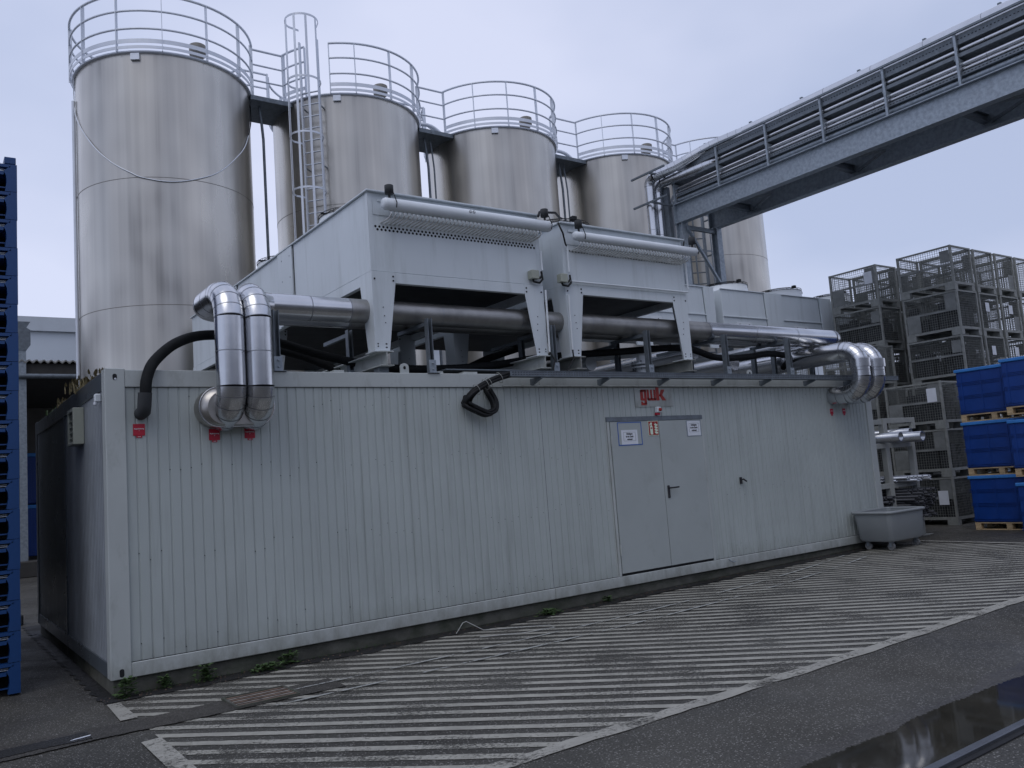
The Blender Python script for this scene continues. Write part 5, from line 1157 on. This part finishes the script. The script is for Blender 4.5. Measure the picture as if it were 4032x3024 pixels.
for i in range(4):            # tall rear row
    for L_ in range(6):
        x = 16.50+CW/2+0.985*i; y = 2.0+CD/2
        place_cage(x, y, 0.09+CH*L_-(0.0), (L_+i) % 3 if not (i == 0 and L_ == 5) else 0, 'mesh box in the tall rear row, %s column, %s' % (colnames[i], lvl[L_]), (-0.5, 0.55, 'x') if i == 0 and L_ == 5 else None)
for L_ in range(3):
    place_cage(15.42+CW/2, 0.30+CD/2, 0.07+CH*L_, 0, 'mesh box in the low stack beside the pipe rack, %s' % ('bottom', 'middle one', 'top one')[L_], [(-0.48, 0.42, 'x'), None, (-0.5, 0.55, 'x')][L_])
for L_ in range(4):
    place_cage(15.36+CW/2, 1.66+CD/2, 0.07+CH*L_, (1, 2, 0, 1)[L_], 'mesh box in the stack behind the pipe rack pipes, %s' % lvl[L_].replace('topmost', 'fourth'))
for L_ in range(4):
    place_cage(14.2+CW/2, 3.0-0.9+CD/2+0.9, 0.07+CH*L_, (2, 0, 1, 0)[L_], 'mesh box in the stack nearest the container rear corner, %s' % lvl[L_])

# ================================================================== BLUE BOX STACKS
def make_blue():
    t = Thing('blue_box', 'x', 'box', (0, 0, 0), 'big blue plastic boxes'); hx, hy, h = 0.50, 0.60, 0.80
    b = MB(); b.bbox(-hx, hx, -hy, hy, 0.0, h, 0.012); t.part('tub', b, m_blue)
    b = MB()
    for z in (0.03, 0.06, 0.30, 0.325, 0.35, 0.55, 0.575, 0.60):
        for s_ in (-1, 1):
            b.box(-hx-0.012, hx+0.012, s_*(hy+0.001) if s_ < 0 else hy+0.001, s_*(hy+0.012), z, z+0.011)
            b.box(s_*(hx+0.001), s_*(hx+0.012), -hy, hy, z, z+0.011)
    t.part('rib', b, m_blue)
    b = MB()
    for k in (-0.55, -0.2, 0.15, 0.5):
        for s_ in (-1, 1):
            b.box(s_*(hx+0.001), s_*(hx+0.009), k, k+0.03, 0.08, h-0.02)
            b.box(k*0.8, k*0.8+0.025, s_*(hy+0.001), s_*(hy+0.009), 0.08, h-0.02)
    t.part('stiffener', b, m_blue)
    b = MB(); b.bbox(-hx-0.025, hx+0.025, -hy-0.025, hy+0.025, h-0.005, h+0.055, 0.01); t.part('lid', b, m_bluelid)
    return t.o
def make_pallet():
    t = Thing('wooden_pallet', 'x', 'pallet', (0, 0, 0), 'wooden pallets under the blue boxes'); hx, hy = 0.5, 0.6
    for i in range(5):
        x = -hx+0.0+i*0.22; b = MB(); b.bbox(x, x+0.12, -hy, hy, 0.122, 0.142, 0.002); t.part('deck_board', b, m_wood)
    for y in (-hy, -0.05, hy-0.1):
        b = MB(); b.bbox(-hx, hx, y, y+0.1, 0.1005, 0.1215, 0.002); t.part('stringer', b, m_wood)
    for x in (-hx, -0.07, hx-0.14):
        b = MB(); b.bbox(x, x+0.12, -hy, hy, 0.0, 0.021, 0.002); t.part('base_board', b, m_wood)
        for y in (-hy, -0.05, hy-0.1):
            b = MB(); b.bbox(x, x+0.12, y, y+0.1, 0.0215, 0.100, 0.003); t.part('block', b, m_wood)
    return t.o
bb = make_blue(); pw = make_pallet(); ub = [False, False]
def put(which, x, y, z, label, rz=0.0):
    src = (bb, pw)[which]
    if not ub[which]: o = src; ub[which] = True
    else: o = copy_tree(src)
    o.location = (x, y, z); o.rotation_euler = (0, 0, rz); o['label'] = label; return o
for L_, nm in enumerate(('bottom', 'middle', 'top')):
    z = 0.07+L_*1.0
    put(1, 14.66+0.5, -0.40-0.6, z, nm+' wooden pallet of the rear stack of blue boxes'); put(0, 14.66+0.5, -0.40-0.6, z+0.143, nm+' blue lidded box of the rear stack, next to the mesh boxes')
for L_, nm in enumerate(('bottom', 'middle', 'top')):
    z = (-0.02, 1.03, 2.12)[L_]
    if L_: put(1, 14.38+0.5, -1.35-0.6, z, nm+' wooden pallet of the front stack at the right edge')
    put(0, 14.38+0.5, -1.35-0.6, z+(0.143 if L_ else 0.09), nm+' blue lidded box of the front stack at the right edge')
b = MB()
for xx in (14.42, 15.2):
    for yy in (-2.52, -1.98, -1.48): b.bbox(xx, xx+0.14, yy, yy+0.12, 0.05, 0.085)
fo = b.build('box_feet', m_bluelid); fo['label'] = 'light blue plastic skids beneath the front stack of blue boxes'; fo['category'] = 'skid'
put(1, 15.95, -0.9, 0.07, 'wooden pallet on the ground behind the rear blue stack', 0.0); put(0, 15.95, -0.9, 0.213, 'blue box on the ground behind the rear blue stack')

# ================================================================== PIPE RACK WITH TUBES
t = Thing('pipe_rack', 'grey steel storage rack holding tubes beside the container end', 'rack', (13.3, 0.1, 0.06))
def rb(nm, *a, m_=None):
    b = MB(); b.bbox(*a); t.part(nm, b, m_ or m_rack)
rb('post', 12.82, 12.945, 0.08, 0.18, 0.06, 2.24); rb('post', 13.70, 13.80, 0.08, 0.18, 0.075, 1.80)
rb('post', 12.84, 12.94, 2.0, 2.1, 0.06, 2.24); rb('post', 13.70, 13.80, 2.0, 2.1, 0.075, 2.24)
rb('base_foot', 13.60, 13.95, 0.02, 0.22, 0.062, 0.074); rb('base_foot', 12.74, 13.04, 0.02, 0.22, 0.05, 0.059)
rb('top_beam', 12.50, 12.839, 0.1, 0.16, 2.13, 2.22); rb('top_beam', 12.941, 13.93, 0.1, 0.16, 2.15, 2.24); rb('hanger', 13.81, 13.93, 0.1, 0.16, 2.03, 2.149)
for z in (1.70, 0.98, 0.34):
    rb('arm', 12.941, 13.699, 0.09, 0.17, z, z+0.09); rb('arm', 12.45, 12.839, 0.09, 0.17, z, z+0.09); rb('arm', 12.941, 13.699, 2.01, 2.09, z, z+0.09); rb('arm', 12.45, 12.839, 2.01, 2.09, z, z+0.09)
def stock(x, z, r_, yf, m_, label, grp, yb=2.6):
    b = MB(); b.hollow((x, yf, z), (x, yb, z), r_, r_*0.18, 14); o = single('stock_tube', b, m_, label, 'tube', grp, (x, yf, z)); return o
for (x, z, r_, yf, lab) in ((12.78, 1.885, 0.085, -0.25, 'large tube end at the left of the rack top shelf'), (13.07, 1.88, 0.085, -0.05, 'large shiny tube, second on the rack top shelf'), (13.26, 1.87, 0.09, -0.38, 'large tube with rusty mouth, third on the rack top shelf'), (13.38, 1.97, 0.065, -0.1, 'tube lying on top of the others at the rack'), (13.53, 1.86, 0.08, -0.1, 'large tube holding a smaller one, right on the rack top shelf')):
    stock(x, z+0.0, r_, yf, m_tube, lab, 'large tubes on the rack')
stock(13.53, 1.86, 0.05, -0.16, m_tube, 'small tube nested inside the right hand large tube', 'large tubes on the rack')
r = random.Random(2)
nth = 0
for row in range(2):
    for i in range(12):
        x = 12.99+i*0.056+row*0.028; z = 1.10+row*0.047
        if x > 13.67: continue
        stock(x, z, 0.026, 0.02+r.uniform(-0.32, 0.05), m_tube, 'grey tube in the small bundle on the middle shelf of the rack', 'small grey tubes on the middle shelf')
for row in range(10):
    for i in range(12):
        x = 12.98+i*0.058+(row % 2)*0.029; z = 0.46+row*0.050
        if x > 13.67 or (row > 7 and (i < 2)): continue
        stock(x, z, 0.0275, -0.12+r.uniform(-0.20, 0.1), m_tubed, 'dark tube in the big bundle on the lowest shelf of the rack', 'dark tubes in the lowest bundle')
for row in range(6):
    for i in range(5): stock(12.50+i*0.07, 0.47+row*0.07, 0.03, 0.0+r.uniform(-0.1, 0.1), m_tubed, 'dark tube stacked between the container and the rack post', 'dark tubes beside the rack post')

# ================================================================== GREY WHEELED BIN
t = Thing('wheeled_bin', 'grey plastic wheeled tub standing at the right end of the container', 'bin', (11.85, -0.38, 0.055))
def rrect(x0, x1, y0, y1, rr_, n=6):
    o = []
    for cx, cy, a0 in ((x1-rr_, y1-rr_, 0), (x0+rr_, y1-rr_, 90), (x0+rr_, y0+rr_, 180), (x1-rr_, y0+rr_, 270)):
        for i in range(n+1): a = rad(a0+90*i/n); o.append((cx+rr_*math.cos(a), cy+rr_*math.sin(a)))
    return o
def loft(b, rings, cap0=True, cap1=False, smooth_=True):
    n = len(rings[0][0]); vs = [(x, y, z) for pl, z in rings for x, y in pl]
    b.add(vs, [(i*n+k, i*n+(k+1) % n, (i+1)*n+(k+1) % n, (i+1)*n+k) for i in range(len(rings)-1) for k in range(n)], smooth_)
    if cap0: b.add([(x, y, rings[0][1]) for x, y in rings[0][0]], [tuple(range(n-1, -1, -1))])
    if cap1: b.add([(x, y, rings[-1][1]) for x, y in rings[-1][0]], [tuple(range(n))])
X0, X1, Y0, Y1 = 11.38, 12.36, -0.70, -0.10
b = MB(); loft(b, [(rrect(X0+0.03, X1-0.03, Y0+0.03, Y1-0.03, 0.06), 0.195), (rrect(X0, X1, Y0, Y1, 0.07), 0.225), (rrect(X0-0.045, X1+0.03, Y0-0.03, Y1+0.04, 0.08), 0.655)])
loft(b, [(rrect(X0-0.035, X1+0.02, Y0-0.02, Y1+0.03, 0.075), 0.655), (rrect(X0+0.01, X1-0.01, Y0+0.01, Y1-0.01, 0.06), 0.235)], False, True)
t.part('tub', b, m_bin)
b = MB(); ro = rrect(X0-0.06, X1+0.045, Y0-0.045, Y1+0.055, 0.09); b.tube([(x, y, 0.665) for x, y in ro], 0.024, 10, True); t.part('rim', b, m_bin)
for (x, y) in ((X0+0.12, Y0+0.1), (X1-0.12, Y0+0.1), (X0+0.12, Y1-0.1), (X1-0.12, Y1-0.1)):
    b = MB(); b.tube([(x-0.018, y, 0.115), (x+0.018, y, 0.115)], 0.06, 16); cs = t.part('castor', b, m_wheel)
    b = MB(); b.bbox(x-0.035, x+0.035, y-0.03, y+0.03, 0.172, 0.194); b.box(x-0.028, x-0.022, y-0.02, y+0.02, 0.11, 0.171); b.box(x+0.022, x+0.028, y-0.02, y+0.02, 0.11, 0.171); t.part('castor_fork', b, m_galv, None, cs)
b = MB(); b.bbox(12.0, 12.25, -0.5, -0.25, 0.24, 0.60); single('dark_crate', b, m_rubber, 'dark object lying inside the grey wheeled tub', 'crate', org=(12.1, -0.4, 0.24))

# ================================================================== BLUE PALLETS AT THE LEFT EDGE
PH = 0.2865; PW, PD = 1.2, 1.0
t = Thing('blue_plastic_pallet', 'x', 'pallet', (0, 0, 0), 'stacked blue plastic pallets')
def bp_(nm, *a, m_=None, bev=0.004):
    b = MB(); b.bbox(*a, bev); t.part(nm, b, m_ or m_blued)
h2 = PW/2
# frame drawn as outline with a deep bay and a slim slot, in the face towards the yard
def face(y0_, y1_):
    xr = h2
    outline_post = [(xr-0.105, 0.002), (xr, 0.002), (xr, PH-0.002), (xr-0.055, PH-0.002), (xr-0.055, PH-0.012), (xr-0.115, 0.207), (xr-0.095, 0.165), (xr-0.09, 0.10)]
    b = MB(); b.prism(outline_post, y1_-y0_, 'xz', y0_); t.part('corner_block', b, m_blued)
    b = MB(); b.prism([(-x, z) for x, z in outline_post][::-1], y1_-y0_, 'xz', y0_); t.part('corner_block', b, m_blued)
    b = MB(); b.box(-xr+0.1155, xr-0.1155, y0_, y1_, 0.172, 0.205); b.box(-xr+0.058, xr-0.058, y0_, y1_, PH-0.035, PH-0.004); t.part('deck_edge', b, m_blued)
    b = MB(); b.bar((-xr+0.1, (y0_+y1_)/2, 0.052), (xr-0.08, (y0_+y1_)/2, 0.052), 0.02, 0.012); t.part('lower_skid', b, m_blued)
face(-PD/2, -PD/2+0.10); face(PD/2-0.10, PD/2)
for q in ((h2-0.05, h2-0.002), (-h2+0.002, -h2+0.05)):
    b = MB(); b.box(q[0], q[1], -PD/2+0.101, PD/2-0.101, 0.02, PH-0.01); t.part('side_wall', b, m_blued)
b = MB(); b.box(-h2+0.051, h2-0.051, -PD/2+0.101, PD/2-0.101, 0.17, 0.2); t.part('deck', b, m_blued)
b = MB(); b.box(-h2+0.06, h2-0.06, -PD/2+0.30, -PD/2+0.31, 0.005, 0.169); b.box(-h2+0.06, h2-0.06, -PD/2+0.30, -PD/2+0.31, 0.201, PH-0.005); t.part('dark_fill', b, m_slot)  # dark panels set inside the openings to stand for their shade
b = MB(); b.box(-h2+0.1, h2-0.1, -PD/2+0.03, -PD/2+0.05, 0.218, 0.2235); b.box(-h2+0.1, h2-0.1, -PD/2+0.03, -PD/2+0.05, 0.233, 0.2365); t.part('gap_light', b, m_white)  # white lines painted as light showing through the slot
ordn = ['lowest', 'second', 'third', 'fourth', 'fifth', 'sixth', 'seventh', 'eighth', 'ninth', 'tenth', 'eleventh', 'twelfth', 'thirteenth', 'fourteenth', 'fifteenth', 'sixteenth', 'seventeenth', 'topmost']
for i in range(18):
    o = t.o if i == 0 else copy_tree(t.o); o.location = (-0.60-h2-(0.0 if i % 3 else 0.004)+0.0005*i, 1.0+PD/2, 0.02+i*PH); o['label'] = ordn[i]+(' blue plastic pallet counted from the ground in the tall left stack' if i < 17 else ' blue plastic pallet of the tall stack at the left edge')
b = MB(); b.bbox(-0.70, -0.60, 1.0, 2.0, 5.18, 5.25); t2 = single('blue_corner_piece', b, m_blued, 'blue edge lip rising at the top right of the tall pallet stack', 'edge lip', org=(-0.65, 1.5, 5.18))

# ================================================================== BACKGROUND
t = Thing('storage_shed', 'dark open shed with corrugated roof edge behind the container at the left', 'shed', (-3, 20, 0))
b = MB(); n = 60; x0_, x1_ = -12.0, 6.0; pr = []
m_n = int((x1_-x0_)/0.18)*6
top = [(x0_+(x1_-x0_)*i/m_n, 0.035*math.sin(i*2*math.pi/6)) for i in range(m_n+1)]
def rl_(y, dz): return [(x, y, dz+w__) for x, w__ in top]
A = rl_(17.9, 5.86); B = rl_(26.0, 6.9); A2 = rl_(17.9, 5.84); 
b.add(A+B, [(i, i+1, m_n+2+i, m_n+1+i) for i in range(m_n)], True); b.add(A+rl_(17.9, 5.82), [(i, i+1, m_n+2+i, m_n+1+i)[::-1] for i in range(m_n)]); t.part('roof', b, m_eternit)
b = MB(); b.box(x0_, x1_, 18.0, 18.15, 5.50, 5.79); t.part('eaves_beam', b, m_shed)
b = MB(); b.cyl((x0_, 17.85, 5.42), (x1_, 17.85, 5.42), 0.07, 10); t.part('gutter_pipe', b, m_galvd)
b = MB(); b.box(x0_, x1_, 26.0, 26.2, 0, 6.85); t.part('back_wall', b, m_shedwall)
b = MB(); b.box(x0_, x1_, 18.2, 25.9, 5.4, 5.45); t.part('ceiling', b, m_shed)
t = Thing('steel_column', 'grey steel column with wide head bracket beside the blue pallet stack', 'column', (1.05, 18, 0))
b = MB(); b.box(0.93, 1.11, 17.92, 18.08, 0.3, 6.5); t.part('shaft', b, m_galv)
b = MB(); b.prism([(0.80, 6.95), (1.22, 6.95), (1.12, 6.78), (1.22, 6.72), (1.22, 6.3), (1.12, 6.15), (0.90, 6.15), (0.80, 6.3), (0.80, 6.72), (0.9, 6.78)], 0.2, 'xz', 17.9); t.part('head_bracket', b, m_galvd)
b = MB(); b.bbox(0.75, 1.45, 17.5, 18.2, 0.0, 0.42, 0.02); t.part('base_block', b, m_shed)
b = MB(); b.bbox(-0.6, -0.05, 6.7, 7.0, 0.0, 0.16, 0.02); single('rubber_block', b, m_rubber, 'black rubber block on the ground behind the blue pallet stack', 'block', org=(-0.3, 6.85, 0))
t = Thing('warehouse', 'pale flat roofed warehouse in the distance behind the silos', 'building', (10, 40, 0))
b = MB(); b.box(-30, 60, 28, 48, 0, 8.6); t.part('wall', b, m_hall)
b = MB(); b.box(-30.1, 60.1, 27.85, 48.1, 8.601, 9.15); t.part('roof_edge', b, m_hallroof)
b = MB(); x = -29.0
while x < 60: b.box(x, x+0.04, 27.985, 27.999, 0, 8.6); x += 3.0
t.part('panel_joints', b, m_galvd)
for k, z in enumerate((0.25, 2.0)):
    o = put(0, 2.05, 25.2, z, ('lower', 'upper')[k]+' of two distant blue boxes in the shed at the left'); o.scale = (1.2, 1.2, 2.0)
# factory hall behind the photographer, where the pipe bridge leads
t = Thing('factory_hall', 'large factory hall across the yard where the pipe bridge ends', 'building', (0, -30, 0))
b = MB(); b.box(-45, 60, -46, -27, 0, 8.0); t.part('wall', b, mat('hall_wall', (0.30, 0.31, 0.32), 0.7))
b = MB(); b.box(-45.2, 60.2, -46.2, -26.8, 8.001, 8.5); t.part('roof', b, m_roofc)

t = Thing('shade_screen', 'added unseen boarded screen that shades the container end wall', 'screen', (-0.8, 3.8, 0))  # unseen board wall added to keep sky light off the end wall
b = MB()
for i in range(22): b.box(-0.80, -0.77, 2.10+i*0.16, 2.10+i*0.16+0.155, 0.0, 4.4)
t.part('boards', b, m_shed)
b = MB(); b.box(-0.86, -0.801, 2.1, 5.6, 1.0, 1.1); b.box(-0.86, -0.801, 2.1, 5.6, 3.4, 3.5); t.part('rail', b, m_shed)

t = Thing('dark_backdrop', 'added dark backdrop behind the mesh box stacks, hiding the bright wall', 'building', (28, 12, 0))  # dark block added to hide the bright warehouse wall seen through the mesh
b = MB(); b.box(17.0, 45, 13.0, 20, 0, 4.6); t.part('wall', b, m_shedwall)
b = MB(); b.box(16.8, 45.2, 12.8, 20.2, 4.601, 4.75); t.part('roof', b, m_galvd)

# dark loads packed in some of the mesh boxes
rl2 = random.Random(44)
for (cx, cy, z, lab) in ((16.55+CW/2, 0.30+CD/2, 0.09+CH*3, 'dark load in the fourth box of the foremost tall stack'), (16.55+CW/2, 0.30+CD/2, 0.09+CH*4, 'dark load in the fifth box of the foremost tall stack'),
        (16.50+CW/2, 2.0+CD/2, 0.09+CH*4, 'dark load in the fifth box of the rear tall stack'), (16.50+CW/2, 2.0+CD/2, 0.09+CH*3, 'dark load in the fourth box of the rear tall stack'),
        (15.42+CW/2, 0.30+CD/2, 0.07, 'dark load in the bottom box beside the pipe rack'), (15.42+CW/2, 0.30+CD/2, 0.07+CH, 'dark load in the middle box beside the pipe rack'), (15.42+CW/2, 0.30+CD/2, 0.07+2*CH, 'dark load in the top box beside the pipe rack'),
        (15.36+CW/2, 1.66+CD/2, 0.07+CH, 'dark load in the second box behind the pipe rack'), (15.36+CW/2, 1.66+CD/2, 0.07+2*CH, 'dark load in the third box behind the pipe rack')):
    b = MB()
    for i in range(4):
        for j in range(5):
            x0 = cx-0.36+i*0.18; y0 = cy-0.54+j*0.215; b.bbox(x0+0.003, x0+rl2.uniform(0.13, 0.172), y0+0.003, y0+rl2.uniform(0.16, 0.21), z+0.155, z+0.2+rl2.uniform(0.15, 0.62), 0.006)
    single('packed_load', b, m_rubber, lab, 'load', 'dark loads inside the mesh boxes', (cx, cy, z+0.155))

# ragged grass blades, leaf litter and grit in the joint along the plinth
b = MB(); rg = random.Random(90)
for i in range(1500):
    x = rg.uniform(0.0, 12.2)
    if rg.random() > 0.25+0.75*abs(math.sin(x*1.9)+0.4*math.sin(x*5.3))*0.7: continue
    y = 0.04-abs(rg.gauss(0, 0.05)); z = gz(x)+0.004
    h_ = rg.uniform(0.01, 0.05)*(1.5 if x < 3 else 0.8); a = rg.uniform(0, 6.28); dx, dy = math.cos(a)*h_*0.7, -abs(math.sin(a))*h_*0.6
    b.add([(x-0.002, y, z), (x+0.002, y, z), (x+dx, y+dy, z+h_)], [(0, 1, 2)])
props(b.build('grass', m_weed), 'sparse grass blades growing in the joint along the container plinth', 'grass', None, 'stuff')
b = MB()
for i in range(900):
    x = rg.uniform(-0.1, 12.3); y = 0.0-abs(rg.gauss(0, 0.12)); z = gz(x)+0.0105; s_ = rg.uniform(0.003, 0.011); a = rg.uniform(0, 6.28)
    b.add([(x+s_*math.cos(a), y+s_*math.sin(a), z), (x-s_*math.sin(a), y+s_*math.cos(a), z+s_*0.5), (x-s_*math.cos(a), y-s_*math.sin(a), z)], [(0, 1, 2)])
props(b.build('grit', m_rust), 'small stones, grit and leaf crumbs lying along the container plinth', 'grit', None, 'stuff')
